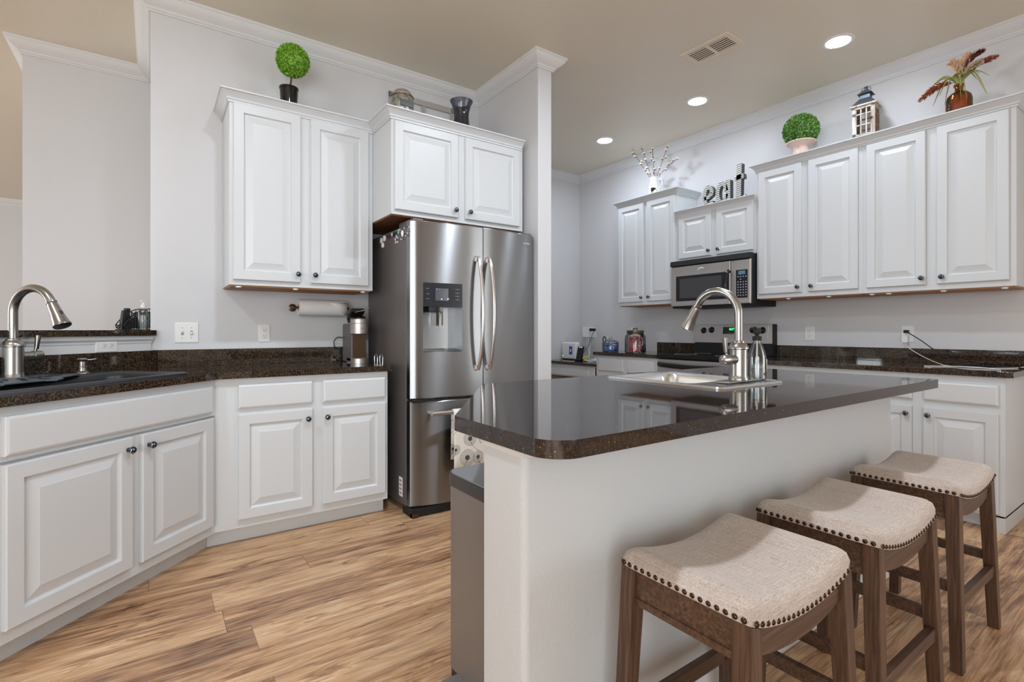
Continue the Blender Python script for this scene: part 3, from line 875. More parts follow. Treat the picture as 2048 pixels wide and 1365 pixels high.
dl = curved_door('left_door', 0.002, 0.484, 0.716, 1.812, hole=(0.076, 0.332, 1.003, 1.285))
dr = curved_door('right_door', 0.490, 0.946, 0.716, 1.812)
dz = curved_door('freezer_drawer', 0.002, 0.946, 0.058, 0.700)
B().box(0.0, -0.09, 0.0, 0.948, 0.05, 0.052).done('kick_grille', 'black_matte', fr)
B().box(0.01, -0.10, 0.702, 0.94, -0.01, 0.714).done('door_gasket', 'black_matte', fr, 0)
for x in (0.02, 0.86):
    B().box(x, -0.06, 1.787, x + 0.07, 0.16, 1.826, 0.006).done('hinge_cover', 'fridge_side', fr)
for x in (0.0, 0.905):
    B().box(x, -0.10, 0.0, x + 0.042, -0.06, 0.030, 0.004).done('foot', 'brown_metal', fr)
for door, x in ((dl, 0.441), (dr, 0.527)):
    pts = []
    for i in range(25):
        u = i / 24; z = 0.880 + 0.736 * u
        pts.append((x, bulge(x) - 0.012 - 0.064 * math.sin(PI * u) ** 0.6, z))
    h = B()
    vs = []; fs = []
    for (px, py, pz) in pts:
        for k in range(10):
            a = 2 * PI * k / 10; vs.append((px + 0.0125 * math.cos(a), py + 0.010 * math.sin(a), pz))
    for i in range(24):
        for k in range(10): fs.append((i * 10 + k, i * 10 + (k + 1) % 10, (i + 1) * 10 + (k + 1) % 10, (i + 1) * 10 + k))
    fs.append(tuple(range(10))); fs.append(tuple(range(240, 250)))
    h.add(vs, fs); h.box(x - 0.011, bulge(x) - 0.016, 0.884, x + 0.011, bulge(x) + 0.004, 0.912); h.box(x - 0.011, bulge(x) - 0.016, 1.584, x + 0.011, bulge(x) + 0.004, 1.612)
    h.done('handle', 'handle_steel', door, 40)
b = B().tube([(0.085, -0.185, 0.637), (0.863, -0.185, 0.637)], 0.0145, 14)
for x in (0.115, 0.833): b.box(x - 0.012, -0.185, 0.627, x + 0.012, -0.09, 0.647)
b.done('handle', 'handle_steel', dz)
# dispenser
pan = B()
n = 8; vs = []; fs = []
for i in range(n + 1):
    x = 0.076 + 0.256 * i / n
    vs += [(x, bulge(x) - 0.004, 1.285), (x, bulge(x) - 0.004, 1.432), (x, bulge(x) + 0.02, 1.285), (x, bulge(x) + 0.02, 1.432)]
for i in range(n):
    a = i * 4; fs += [(a, a + 4, a + 5, a + 1), (a + 1, a + 5, a + 7, a + 3), (a, a + 2, a + 6, a + 4)]
fs += [(0, 1, 3, 2), (n * 4, n * 4 + 2, n * 4 + 3, n * 4 + 1)]
pan.add(vs, fs).done('dispenser_panel', 'panel_black', dl, 30)
xm = 0.205
scr = B().box(0.147, bulge(xm) - 0.0075, 1.322, 0.267, bulge(xm) + 0.012, 1.398).done('dispenser_screen', 'screen_grey', dl, 0)
for (x, z, m) in ((0.155, 1.391, 'led_blue'), (0.173, 1.391, 'rose'), (0.186, 1.329, 'led_white'), (0.226, 1.329, 'led_blue'), (0.232, 1.332, 'led_white')):
    B().box(x, bulge(xm) - 0.0085, z, x + 0.006, bulge(xm) - 0.007, z + 0.006).done('indicator_light', m, dl, 0)
for (x, z) in ((0.092, 1.395), (0.094, 1.362), (0.092, 1.332), (0.284, 1.395), (0.284, 1.372), (0.284, 1.352), (0.284, 1.330)):
    B().box(x, bulge(x + .015) - 0.0048, z, x + 0.030, bulge(x + .015) - 0.003, z + 0.0022).done('button_print', 'print_grey', dl, 0)
B().box(0.105, -0.10, 1.250, 0.205, -0.03, 1.286, 0.004).done('dispenser_spout', 'black_gloss', dl)
vs = [(0.118, -0.098, 1.262), (0.192, -0.098, 1.262), (0.184, -0.104, 1.165), (0.130, -0.104, 1.165), (0.118, -0.080, 1.262), (0.192, -0.080, 1.262), (0.184, -0.090, 1.165), (0.130, -0.090, 1.165)]
B().add(vs, [(0, 1, 2, 3), (4, 7, 6, 5), (0, 4, 5, 1), (1, 5, 6, 2), (2, 6, 7, 3), (3, 7, 4, 0)]).done('dispenser_lever', 'clear_plastic', dl, 0)
B().tube([(0.220, -0.045, 1.285), (0.220, -0.045, 1.170)], 0.010, 10).done('water_tube', 'brown_metal', dl)
text_part('logo', 'SAMSUNG', 0.018, 0.0006, 'print_white', dr, (0.852, bulge(0.852) - 0.0012, 1.745), (PI / 2, 0, 0.06))
lab = B().box(-0.0012, 0.052, 0.094, 0.0, 0.107, 0.214).done('rating_label', 'paper', fr, 0)
for k in range(4): B().box(-0.0022, 0.062, 0.108 + 0.026 * k, -0.0010, 0.098, 0.120 + 0.026 * k).done('label_print', 'print_grey', lab, 0)

# magnets on the refrigerator's left side (each its own thing)
def magnet(name, label, y, z, shape, mat, group=None):
    b = B()
    if shape[0] == 'disc': b.lathe([(shape[1], 0), (shape[1], 0.006), (shape[1] * .8, 0.009), (0.0001, 0.0095)], (0, 0, 0), (-1, 0, 0), 16)
    elif shape[0] == 'oval': b.ball((-0.006, 0, 0), 1.0, 14, 8, (0.008, shape[1], shape[2]))
    elif shape[0] == 'star':
        pts = [((0.030 if k % 2 == 0 else 0.013) * math.cos(PI / 2 + k * PI / 5), (0.030 if k % 2 == 0 else 0.013) * math.sin(PI / 2 + k * PI / 5)) for k in range(10)]
        vs = [(0, p[0], p[1]) for p in pts] + [(-0.007, p[0], p[1]) for p in pts]
        b.add(vs, [tuple(range(10)), tuple(range(19, 9, -1))] + [(i, (i + 1) % 10, 10 + (i + 1) % 10, 10 + i) for i in range(10)])
    else: b.box(-0.004, -shape[1], -shape[2], 0, shape[1], shape[2], 0.001)
    o = b.done(name, mat, smooth=40, loc=(FX - 0.0002, y, z))
    return tag(o, label, 'magnet', group)


magnet('magnet', 'white round magnet farthest left on the refrigerator side', 3.354, 1.750, ('disc', 0.020), 'white_ceramic')
magnet('magnet', 'white round magnet topmost of the three on the refrigerator side', 3.297, 1.757, ('disc', 0.021), 'white_ceramic')
magnet('magnet', 'white round magnet lowest of the three on the refrigerator side', 3.327, 1.716, ('disc', 0.020), 'white_ceramic')
for y in (3.235, 3.200, 3.135, 3.112, 3.085):
    magnet('magnet', 'small dark rectangular magnet in the row along the refrigerator side', y, 1.757, ('box', 0.007, 0.013), 'print_dark', 'small dark magnets in a row on the refrigerator side')
magnet('magnet', 'tiny white magnet among the row of dark ones on the refrigerator side', 3.166, 1.764, ('box', 0.007, 0.010), 'white_ceramic')
magnet('magnet', 'pale green magnet at the top edge of the refrigerator side', 3.060, 1.766, ('box', 0.010, 0.015), 'mint')
st = magnet('magnet', 'star shaped white, navy and rose magnet on the refrigerator side', 3.085, 1.719, ('star',), 'white_ceramic')
B().box(-0.0085, -0.022, -0.014, -0.0065, -0.002, 0.006).done('navy_field', 'navy', st, 0)
B().box(-0.0085, -0.006, 0.008, -0.0065, 0.010, 0.020).done('rose_field', 'rose', st, 0)
magnet('magnet', 'white oval magnet near the refrigerator door edge', 2.985, 1.741, ('oval', 0.014, 0.022), 'white_ceramic')
random.seed(3)
for k in range(14):
    y = 3.04 - 0.012 * k + random.uniform(-.004, .004); z = (1.773, 1.740, 1.717)[k % 3] + random.uniform(-.006, .006)
    if abs(y - 2.985) < 0.022 and abs(z - 1.741) < 0.03: z = 1.705
    if y > 3.03 and z < 1.75: z = 1.773
    magnet('word_magnet', 'tiny black and white word magnet in the cluster on the refrigerator side', y, z, ('box', 0.0045, 0.0035), 'print_dark' if k % 2 else 'white_ceramic', 'word magnets clustered on the refrigerator side')

# tea towel over the freezer handle
tw = thing('dish_towel', 'off-white dish towel with dandelion print over the freezer handle', 'towel', (FX + 0.225, FY - 0.185, 0.660), 0)
prof = [(-0.018, -0.44), (-0.019, -0.30), (-0.0185, -0.1), (-0.018, -0.023), (-0.0127, -0.0105), (0.0, -0.005), (0.0127, -0.0105), (0.018, -0.023), (0.0185, -0.1), (0.019, -0.32)]
vs = []; nx = 18
for i in range(nx + 1):
    x = 0.40 * i / nx; wv = 0.004 * math.sin(x * 40)
    for (y, z) in prof: vs.append((x, y + (wv if z < -0.1 else 0) - (0.004 if y < 0 else -0.004) * (1 if z < -0.1 else 0), z))
m = len(prof); fs = [(i * m + j, i * m + j + 1, (i + 1) * m + j + 1, (i + 1) * m + j) for i in range(nx) for j in range(m - 1)]
o = B().add(vs, fs).done('towel_cloth', 'dandelion_cloth', tw, 60)
md = o.modifiers.new('cloth_thickness', 'SOLIDIFY'); md.thickness = 0.004; md.offset = 1.0


# ------------------------------------------------------------------ microwave
mw = thing('microwave', 'stainless over-the-range microwave with black vent strip', 'microwave', (4.06, 3.108, 0), RT)
B().box(0.004, 0.022, 1.345, 0.788, 0.428, 1.789, 0.004).done('microwave_body', 'black_matte', mw)
d = B().rings(0.0, 1.363, 0.612, 1.738, [(0, 0.02), (0, 0.004), (0.004, 0.0), (0.010, 0.0)]).done('microwave_door', 'range_steel', mw, 25)
B().box(0.060, -0.0015, 1.410, 0.602, 0.004, 1.646, 0.001).done('window_surround', 'glass_dark', d)
B().box(0.100, -0.0030, 1.436, 0.535, 0.0, 1.620).done('door_window', 'window_mesh', d, 0)
B().rings(0.616, 1.363, 0.794, 1.738, [(0, 0.02), (0, 0.006), (0.006, 0.0), (0.010, 0.0)]).done('control_frame', 'range_steel', mw, 25)
kp = B().box(0.668, -0.003, 1.412, 0.771, 0.002, 1.650, 0.001).done('keypad_panel', 'glass_dark', mw)
B().box(0.690, -0.0045, 1.610, 0.752, -0.002, 1.640).done('clock_display', 'clock_blue', kp, 0)
for r_ in range(8):
    for c_ in range(4):
        if r_ == 1 and c_ != 1: continue
        x = 0.682 + c_ * 0.0235; z = 1.588 - r_ * 0.0225
        B().box(x, -0.0042, z, x + 0.010, -0.002, z + 0.008).done('keypad_button', 'keypad', kp, 0)
vs = [(0.0, -0.012, 1.746), (0.0, 0.022, 1.738), (0.0, 0.05, 1.792), (0.0, -0.004, 1.790)]
vs = vs + [(0.794, y, z) for (_, y, z) in vs]
vg = B().add(vs, [(0, 3, 2, 1), (4, 5, 6, 7), (0, 4, 7, 3), (1, 2, 6, 5), (3, 7, 6, 2), (0, 1, 5, 4)]).done('vent_grille', 'black_matte', mw, 0)
h = [(0.604 - 0.0 * u, -0.012 - 0.050 * math.sin(PI * u) ** 0.55, 1.415 + 0.235 * u) for u in [i / 20 for i in range(21)]]
hb = B().tube(h, 0.0125, 12); hb.box(0.594, -0.014, 1.415, 0.614, 0.002, 1.435); hb.box(0.594, -0.014, 1.632, 0.614, 0.002, 1.652)
hb.done('handle', 'black_gloss', d)
sw = smoothpath([(0.290, -0.003, 1.688), (0.312, -0.003, 1.698), (0.338, -0.003, 1.703), (0.362, -0.003, 1.697)], 6)
B().tube(sw, [0.003 + 0.004 * math.sin(PI * i / (len(sw) - 1)) for i in range(len(sw))], 8).tube([(0.300, -0.003, 1.683), (0.340, -0.003, 1.686)], 0.002, 6).done('logo', 'print_white', d)

# ------------------------------------------------------------------ range
rg = thing('range', 'stainless electric range with black glass cooktop below the microwave', 'range', (3.865, 3.104, 0), RT)
B().box(0.004, 0.02, 0.02, 0.790, 0.600, 0.880).box(0.004, 0.04, 0, 0.05, 0.09, 0.03).box(0.744, 0.04, 0, 0.79, 0.09, 0.03).box(0.004, 0.5, 0, 0.05, 0.55, 0.03).box(0.744, 0.5, 0, 0.79, 0.55, 0.03).done('range_body', 'black_matte', rg, 0)
ct = B().box(0.0, -0.022, 0.882, 0.795, 0.56, 0.918, 0.005).done('cooktop', 'black_gloss', rg)
for (x, y, r_) in ((0.20, 0.14, 0.10), (0.60, 0.14, 0.085), (0.20, 0.40, 0.075), (0.60, 0.40, 0.095)):
    B().lathe([(r_, 0.9182), (r_, 0.9187), (r_ - 0.005, 0.9187), (r_ - 0.005, 0.9182)], (x, y, 0), seg=28, cap=False).done('burner_ring', 'print_grey', ct)
od = B().box(0.006, -0.018, 0.20, 0.789, 0.02, 0.870, 0.005).done('oven_door', 'range_steel', rg)
B().box(0.14, -0.021, 0.34, 0.655, -0.015, 0.66, 0.002).done('oven_window', 'glass_dark', od)
h = smoothpath([(0.03, -0.020, 0.826), (0.09, -0.050, 0.820), (0.40, -0.064, 0.812), (0.705, -0.050, 0.820), (0.765, -0.020, 0.826)], 6)
B().tube(h, 0.022, 14).done('oven_handle', 'black_gloss', od)
B().box(0.006, -0.012, 0.03, 0.789, 0.02, 0.19, 0.004).done('storage_drawer', 'range_steel', rg)
vs = [(0.006, 0.545, 1.020), (0.006, 0.572, 1.192), (0.006, 0.612, 1.196), (0.006, 0.612, 1.020)]
vs = vs + [(0.789, y, z) for (_, y, z) in vs]
bgp = B().add(vs, [(0, 1, 2, 3), (4, 7, 6, 5), (0, 4, 5, 1), (1, 5, 6, 2), (2, 6, 7, 3), (0, 3, 7, 4)]).done('backguard', 'range_steel', rg, 0)
B().box(0.010, 0.552, 0.900, 0.785, 0.612, 1.020).box(0.788, 0.55, 0.90, 0.796, 0.614, 1.190).done('backguard_base', 'black_matte', rg, 0)
bn = Vector((0, -0.172, 0.027)).normalized()     # outward normal of the sloped control face
def onface(x, z): return Vector((x, 0.545 + (z - 1.020) / 0.172 * 0.027, z))
def faceplate(x0, x1, z0, z1, th, mat, name, parent):
    a, b2, c2, d2 = onface(x0, z0), onface(x1, z0), onface(x1, z1), onface(x0, z1)
    vs = [p + bn * th for p in (a, b2, c2, d2)] + [a, b2, c2, d2]
    return B().add(vs, [(0, 1, 2, 3), (0, 4, 5, 1), (1, 5, 6, 2), (2, 6, 7, 3), (3, 7, 4, 0)]).done(name, mat, parent, 0)
faceplate(0.045, 0.745, 1.072, 1.180, 0.003, 'range_steel', 'control_panel', bgp)
ds = faceplate(0.312, 0.462, 1.102, 1.168, 0.0045, 'glass_dark', 'control_display', bgp)
dc = onface(0.402, 1.146) + bn * 0.0055
text_part('clock_digits', '8:29', 0.030, 0.0005, 'clock_green', ds, dc, (PI / 2 - 0.155, 0, 0), 0.0008)
for k in range(5): faceplate(0.366 + k * 0.018, 0.376 + k * 0.018, 1.108, 1.113, 0.0055, 'print_grey', 'display_button', ds)
for x, z in ((0.105, 1.135), (0.191, 1.140), (0.605, 1.140), (0.695, 1.136)):
    kb = B().lathe([(0.030, 0.003), (0.030, 0.006), (0.0225, 0.008), (0.0215, 0.022), (0.019, 0.025), (0.0001, 0.0255)], onface(x, z), bn, 20)
    kb.obox(onface(x, z) + bn * 0.024, (1, 0, 0), bn, bn.cross(Vector((1, 0, 0))), 0.0045, 0.005, 0.019, 0.001)
    kb.done('range_knob', 'black_gloss', bgp)
B().ball(onface(0.355, 1.045) + bn * 0.002, 0.006, 10, 6).done('range_logo', 'print_white', bgp)
faceplate(0.363, 0.43, 1.042, 1.047, 0.0015, 'print_white', 'range_logo', bgp)


# ------------------------------------------------------------------ bar stools
def make_stool():
    root = thing('bar_stool', 'backless saddle bar stool nearest the viewer, beige linen seat with nailhead trim', 'stool', (1.130, 0.680, 0))
    hw, hd = 0.222, 0.166
    def sad(x): return 0.036 * (x / hw) ** 2          # saddle rise
    # cushion
    nx, ny = 40, 28; vs = []; fs = []
    def ins(u, r): return u
    for i in range(nx + 1):
        for j in range(ny + 1):
            x = -hw + 2 * hw * i / nx; y = -hd + 2 * hd * j / ny
            ex = max(0.0, abs(x) - (hw - 0.045)) / 0.045; ey = max(0.0, abs(y) - (hd - 0.045)) / 0.045
            e0 = math.sqrt(ex * ex + ey * ey); e = min(1.0, max(ex, ey) * 0.6 + e0 * 0.4)
            dz = 0.038 * (1 - math.sqrt(max(0.0, 1 - e * e)))
            if e0 > 1:
                q = 0.45 + 0.55 / e0
                x = math.copysign(hw - 0.045 + 0.045 * ex * q, x); y = math.copysign(hd - 0.045 + 0.045 * ey * q, y)
            vs.append((x, y, 0.600 + sad(x) * 1.02 - dz))
    for i in range(nx):
        for j in range(ny):
            a = i * (ny + 1) + j; fs.append((a, a + ny + 1, a + ny + 2, a + 1))
    loop = [i * (ny + 1) for i in range(nx + 1)] + [nx * (ny + 1) + j for j in range(1, ny + 1)] + [i * (ny + 1) + ny for i in range(nx - 1, -1, -1)] + [j for j in range(ny - 1, 0, -1)]
    o = len(vs); n = len(loop)
    for idx in loop:
        x, y, z = vs[idx]; vs.append((x, y, 0.549 + sad(x)))
    for q in range(n): fs.append((loop[q], loop[(q + 1) % n], o + (q + 1) % n, o + q))
    o2 = len(vs)
    for i in range(nx + 1):
        x = -hw * 0.97 + 2 * hw * 0.97 * i / nx
        vs += [(x, -hd * .97, 0.5495 + sad(x)), (x, hd * .97, 0.5495 + sad(x))]
    for i in range(nx): a = o2 + 2 * i; fs.append((a, a + 1, a + 3, a + 2))
    seat = B().add(vs, fs).done('seat', 'linen', root, 70)
    # nailheads
    nm = None
    spots = []
    for s in (-1, 1):
        for k in range(17): spots.append(((s * (hw * 0.998), -hd * 0.90 + 2 * hd * 0.90 * k / 16), (s, 0), ))
        for k in range(22): spots.append(((-hw * 0.92 + 2 * hw * 0.92 * k / 21, s * (hd * 0.998)), (0, s)))
    for (p, nr) in spots:
        if nr[0]: ax = 'x'
        key = nr
        if nm is None: nm = {}
        if key not in nm:
            b = B().lathe([(0.0062, -0.001), (0.0058, 0.0012), (0.0040, 0.0030), (0.0001, 0.0038)], (0, 0, 0), (nr[0], nr[1], 0), 10)
            ob = b.done('nailhead', 'bronze_nail', seat, 60); nm[key] = ob.data
        else:
            ob = bpy.data.objects.new('nailhead', nm[key]); COL.objects.link(ob); ob.parent = seat
        ob.location = (p[0], p[1], 0.5565 + sad(p[0]))
    # aprons
    for s in (-1, 1):
        b = B(); nn = 20; vs = []; fs = []
        for i in range(nn + 1):
            x = -0.20 + 0.40 * i / nn; zb = 0.487 + 0.030 * (x / 0.2) ** 2
            for (yy, zz) in ((s * 0.152, 0.5500 + sad(x)), (s * 0.152, zb), (s * 0.130, zb), (s * 0.130, 0.5500 + sad(x))): vs.append((x, yy, zz))
        m = 4
        for i in range(nn):
            for j in range(m): fs.append((i * m + j, i * m + (j + 1) % m, (i + 1) * m + (j + 1) % m, (i + 1) * m + j))
        fs += [tuple(range(m)), tuple(range(nn * m, nn * m + m))]
        b.add(vs, fs).done('apron', 'stool_wood_flat', root, 30)
        b = B().box(s * 0.186, -0.135, 0.505, s * 0.208, 0.135, 0.586).box(s * 0.186, -0.135, 0.500, s * 0.212, 0.135, 0.516)
        b.done('apron', 'stool_wood_flat', root, 0)
    # legs, splayed
    for sx in (-1, 1):
        for sy in (-1, 1):
            vs = []
            for (cx, cy, h, z) in ((0.224, 0.160, 0.017, 0.0), (0.196, 0.141, 0.0205, 0.575)):
                vs += [(sx * cx + dx * h, sy * cy + dy * h, z + (0.008 * dx * sx if z > 0 else 0)) for dx, dy in ((-1, -1), (1, -1), (1, 1), (-1, 1))]
            bm = bmesh.new(); V = [bm.verts.new(v) for v in vs]
            for f in ((3, 2, 1, 0), (4, 5, 6, 7), (0, 1, 5, 4), (1, 2, 6, 5), (2, 3, 7, 6), (3, 0, 4, 7)): bm.faces.new([V[i] for i in f])
            bmesh.ops.bevel(bm, geom=bm.edges[:], offset=0.0025, segments=2, affect='EDGES', profile=0.5)
            lb_ = B().bm(bm); lb_.wn = True; lb_.done('leg', 'stool_wood', root, 35)
    for s in (-1, 1):
        B().box(-0.20, s * 0.1545 - 0.011, 0.205, 0.20, s * 0.1545 + 0.011, 0.243, 0.002).done('stretcher', 'stool_wood_flat', root)
        B().box(s * 0.2125 - 0.010, -0.14, 0.255, s * 0.2125 + 0.010, 0.14, 0.290, 0.002).done('stretcher', 'stool_wood_flat', root)
    return root


stool = make_stool(); stool['group'] = 'bar stools along the island'
for (x, y, a, lab) in ((1.728, 0.680, 0.0, 'middle one of the three backless beige saddle bar stools at the island'), (2.415, 0.688, 0.0, 'backless beige saddle bar stool farthest from the viewer, at the island end')):
    s = copy_tree(stool); s.location = (x, y, 0); s.rotation_euler.z = a; s['label'] = lab

# ------------------------------------------------------------------ waste bin
tb = thing('trash_can', 'grey steel step trash can with dark rimmed lid beside the island wall', 'trash can', (0.975, 1.322, 0), 0)
def rrect(hx, hy, r, n=8):
    p = []
    for (cx, cy, a) in ((hx - r, hy - r, 0), (-hx + r, hy - r, PI / 2), (-hx + r, -hy + r, PI), (hx - r, -hy + r, 1.5 * PI)):
        p += [(cx + r * math.cos(a + PI / 2 * i / n), cy + r * math.sin(a + PI / 2 * i / n)) for i in range(n + 1)]
    return p
B().prism(rrect(0.172, 0.200, 0.045), 0.03, 0.628).done('bin_body', 'grey_metal_bin', tb, 40)
B().prism(rrect(0.170, 0.198, 0.045), 0.0, 0.030).done('bin_base', 'dark_plastic', tb, 40)
ld = B().prism(rrect(0.176, 0.204, 0.048), 0.629, 0.668).done('lid_rim', 'bin_lid', tb, 40)
B().prism(rrect(0.170, 0.198, 0.044), 0.668, 0.672).done('lid', 'bin_lid_top', tb, 40)
B().box(-0.235, 0.02, 0.012, -0.15, 0.12, 0.034, 0.006).done('pedal', 'grey_metal_bin', tb)

# ------------------------------------------------------------------ ceiling lamps and vent
def downlight(label, x, y, bright=False, first=[None]):
    if first[0] is None:
        l = thing('ceiling_light', label, 'ceiling light', (x, y, H), 0, 'recessed ceiling lights')
        B().lathe([(0.098, 0.0), (0.098, -0.004), (0.088, -0.008), (0.074, -0.006), (0.071, 0.0)], seg=36, cap=False).done('trim_ring', 'white_plastic', l)
        B().lathe([(0.0720, -0.0015), (0.062, -0.0045), (0.0001, -0.0055)], seg=36).done('lens', 'lamp_lens', l)
        first[0] = l
    else:
        l = copy_tree(first[0]); l.location = (x, y, H); l['label'] = label
    if bright:
        for c_ in l.children:
            if c_.name.startswith('lens'):
                c_.data = c_.data.copy(); c_.data.materials[0] = MAT[bright]
    return l


downlight('recessed ceiling light nearest the viewer, above the right cabinets', 3.80, 1.545)
downlight('middle recessed ceiling light of the row by the range wall', 3.805, 2.64)
downlight('farthest recessed ceiling light, near the far corner', 3.815, 3.74, 'lamp_lens_nook')
for (x, y, w) in ((2.15, 1.50, 'recessed ceiling light over the island, above the frame'), (0.55, 1.48, 'recessed ceiling light between island and sink, above the frame'), (-1.15, 1.70, 'recessed ceiling light over the left counter, above the frame')):
    downlight(w, x, y, 'lamp_lens_island')

vn = thing('ceiling_vent', 'rectangular ceiling air vent with two banks of louvers', 'vent', (3.183, 2.094, H), 0.03)
b = B()
for (x0, y0, x1, y1) in ((-0.108, -0.178, 0.108, -0.146), (-0.108, 0.146, 0.108, 0.178), (-0.108, -0.146, -0.072, 0.146), (0.072, -0.146, 0.108, 0.146), (-0.072, -0.010, 0.072, 0.010)):
    b.box(x0, y0, -0.006, x1, y1, 0.0)
b.done('vent_frame', 'vent_paint', vn, 0)
B().box(-0.072, -0.146, -0.0010, 0.072, 0.146, 0.0).done('vent_duct', 'black_matte', vn, 0)
for k in range(6):
    x = -0.060 + k * 0.0240
    for (y0, y1) in ((-0.146, -0.010), (0.010, 0.146)):
        B().obox((x, (y0 + y1) / 2, -0.0055), (math.cos(0.45), 0, -math.sin(0.45)), (0, 1, 0), (math.sin(0.45), 0, math.cos(0.45)), 0.0036, (y1 - y0) / 2, 0.0007).done('louver', 'vent_paint', vn, 0)


# ------------------------------------------------------------------ outlets and switches (front faces local -y)
def plate(name, label, loc, rotz, w, h, kind):
    p = thing(name, label, 'switch' if kind == 'switch2' else 'outlet', loc, rotz)
    B().rings(-w / 2, -h / 2, w / 2, h / 2, [(0, 0), (0, -0.003), (0.004, -0.006)]).done('cover_plate', 'white_plastic', p, 30)
    if kind == 'switch2':
        for i, x in enumerate((-0.0235, 0.0235)):
            B().box(x - 0.006, -0.0068, -0.013, x + 0.006, -0.005, 0.013).done('toggle_slot', 'print_grey', p, 0)
            B().obox((x, -0.012, 0.004 if i == 0 else -0.004), (1, 0, 0), (0, 1, 0.5 if i == 0 else -0.5), (0, -0.5 if i == 0 else 0.5, 1), 0.0042, 0.008, 0.006, 0.001).done('toggle', 'white_plastic', p)
            for z in (-0.030, 0.030): B().lathe([(0.003, 0), (0.003, 0.001), (0.0001, 0.0014)], (x, -0.006, z), (0, -1, 0), 8).done('screw', 'print_grey', p)
        return p
    ctr = ((0, 0.0195), (0, -0.0195)) if kind == 'v' else ((-0.0195, 0), (0.0195, 0))
    for (x, z) in ctr:
        B().obox((x, -0.0065, z), (1, 0, 0), (0, 1, 0), (0, 0, 1), 0.0165, 0.001, 0.014, 0.0008).done('receptacle', 'white_ceramic', p)
        sl = B()
        if kind == 'v': sl.box(x - 0.0075, -0.0080, z - 0.001, x - 0.0055, -0.0073, z + 0.007).box(x + 0.0055, -0.0080, z, x + 0.0075, -0.0073, z + 0.007).lathe([(0.0024, 0.0), (0.0024, 0.0007), (0.0001, 0.0007)], (x, -0.0073, z - 0.0075), (0, -1, 0), 8)
        else: sl.box(x - 0.001, -0.0080, z - 0.0075, x + 0.007, -0.0073, z - 0.0055).box(x, -0.0080, z + 0.0055, x + 0.007, -0.0073, z + 0.0075).lathe([(0.0024, 0.0), (0.0024, 0.0007), (0.0001, 0.0007)], (x + 0.0125, -0.0073, z), (0, -1, 0), 8)
        sl.done('slot', 'slot_dark', p, 0)
    return p


plate('light_switch', 'white double toggle switch plate on the wall right of the bar', (0.170, YF, 1.123), 0, 0.122, 0.122, 'switch2')
plate('wall_outlet', 'white outlet under the left wall cabinet near the coffee maker', (0.598, YF, 1.119), 0, 0.070, 0.116, 'v')
p = w2d(-0.04, YB - 0.001)
plate('wall_outlet', 'white sideways outlet on the bar face behind the black sink', (p[0], p[1], 1.058), D45, 0.122, 0.072, 'h')
plate('wall_outlet', 'empty white outlet on the range wall, right of the range', (XR, 2.042, 1.110), RT, 0.076, 0.118, 'v')
plate('wall_outlet', 'white outlet with two plugs on the range wall at right', (XR, 1.366, 1.111), RT, 0.076, 0.120, 'v')
plate('wall_outlet', 'white outlet with a charger block above the desk', (XR, 4.600, 1.105), RT, 0.110, 0.118, 'v')
plate('wall_outlet', 'white outlet half hidden behind the large candy jar', (XR, 3.955, 1.110), RT, 0.076, 0.118, 'v')


# ------------------------------------------------------------------ cords
def cable(name, label, pts, r, mat, cat='cable', group=None):
    P = smoothpath(pts, 8); o0 = Vector(pts[0])
    return tag(B().tube([p - o0 for p in P], r, 8).done(name, mat, loc=o0, smooth=60), label, cat, group)


z = TR1
cb = thing('power_cord', 'black power cord from the wall outlet across the right counter', 'cord', (4.478, 1.366, 1.128), 0)
P = smoothpath([(-0.022, 0, 0), (-0.05, -0.03, -0.012), (-0.10, -0.11, -0.060), (-0.13, -0.19, -0.12), (-0.14, -0.27, -0.175), (-0.15, -0.36, -0.2155), (-0.19, -0.47, -0.2165), (-0.22, -0.60, -0.2165), (-0.23, -0.70, -0.2165)], 8)
B().tube(P, 0.0035, 8).done('cord', 'black_matte', cb)
B().box(-0.026, -0.014, -0.010, 0.002, 0.014, 0.012, 0.003).done('plug', 'black_matte', cb)
cb = thing('charging_cable', 'white charger and cable from the wall outlet onto the right counter', 'cable', (4.478, 1.372, 1.078), 0)
B().box(-0.030, -0.018, -0.030, 0.002, 0.018, 0.020, 0.004).done('charger', 'white_plastic', cb)
P = smoothpath([(-0.018, 0, -0.030), (-0.022, -0.01, -0.055), (-0.05, -0.07, -0.095), (-0.10, -0.15, -0.135), (-0.20, -0.24, -0.160), (-0.33, -0.32, -0.1672), (-0.39, -0.42, -0.1672), (-0.40, -0.50, -0.1672), (-0.34, -0.57, -0.1672), (-0.22, -0.63, -0.166), (-0.10, -0.67, -0.150)], 8)
B().tube(P, 0.0026, 8).done('cable', 'white_plastic', cb)
cable('charging_cable', 'loose white cable end lying at the counter edge, right', [(4.00, 1.130, z + .003), (4.05, 1.085, z + .003), (4.105, 1.02, z + .003), (4.07, 0.93, z + .0065), (4.06, 0.86, z + .006), (4.01, 0.80, z + .003), (3.93, 0.76, z + .003)], 0.0026, 'white_plastic')


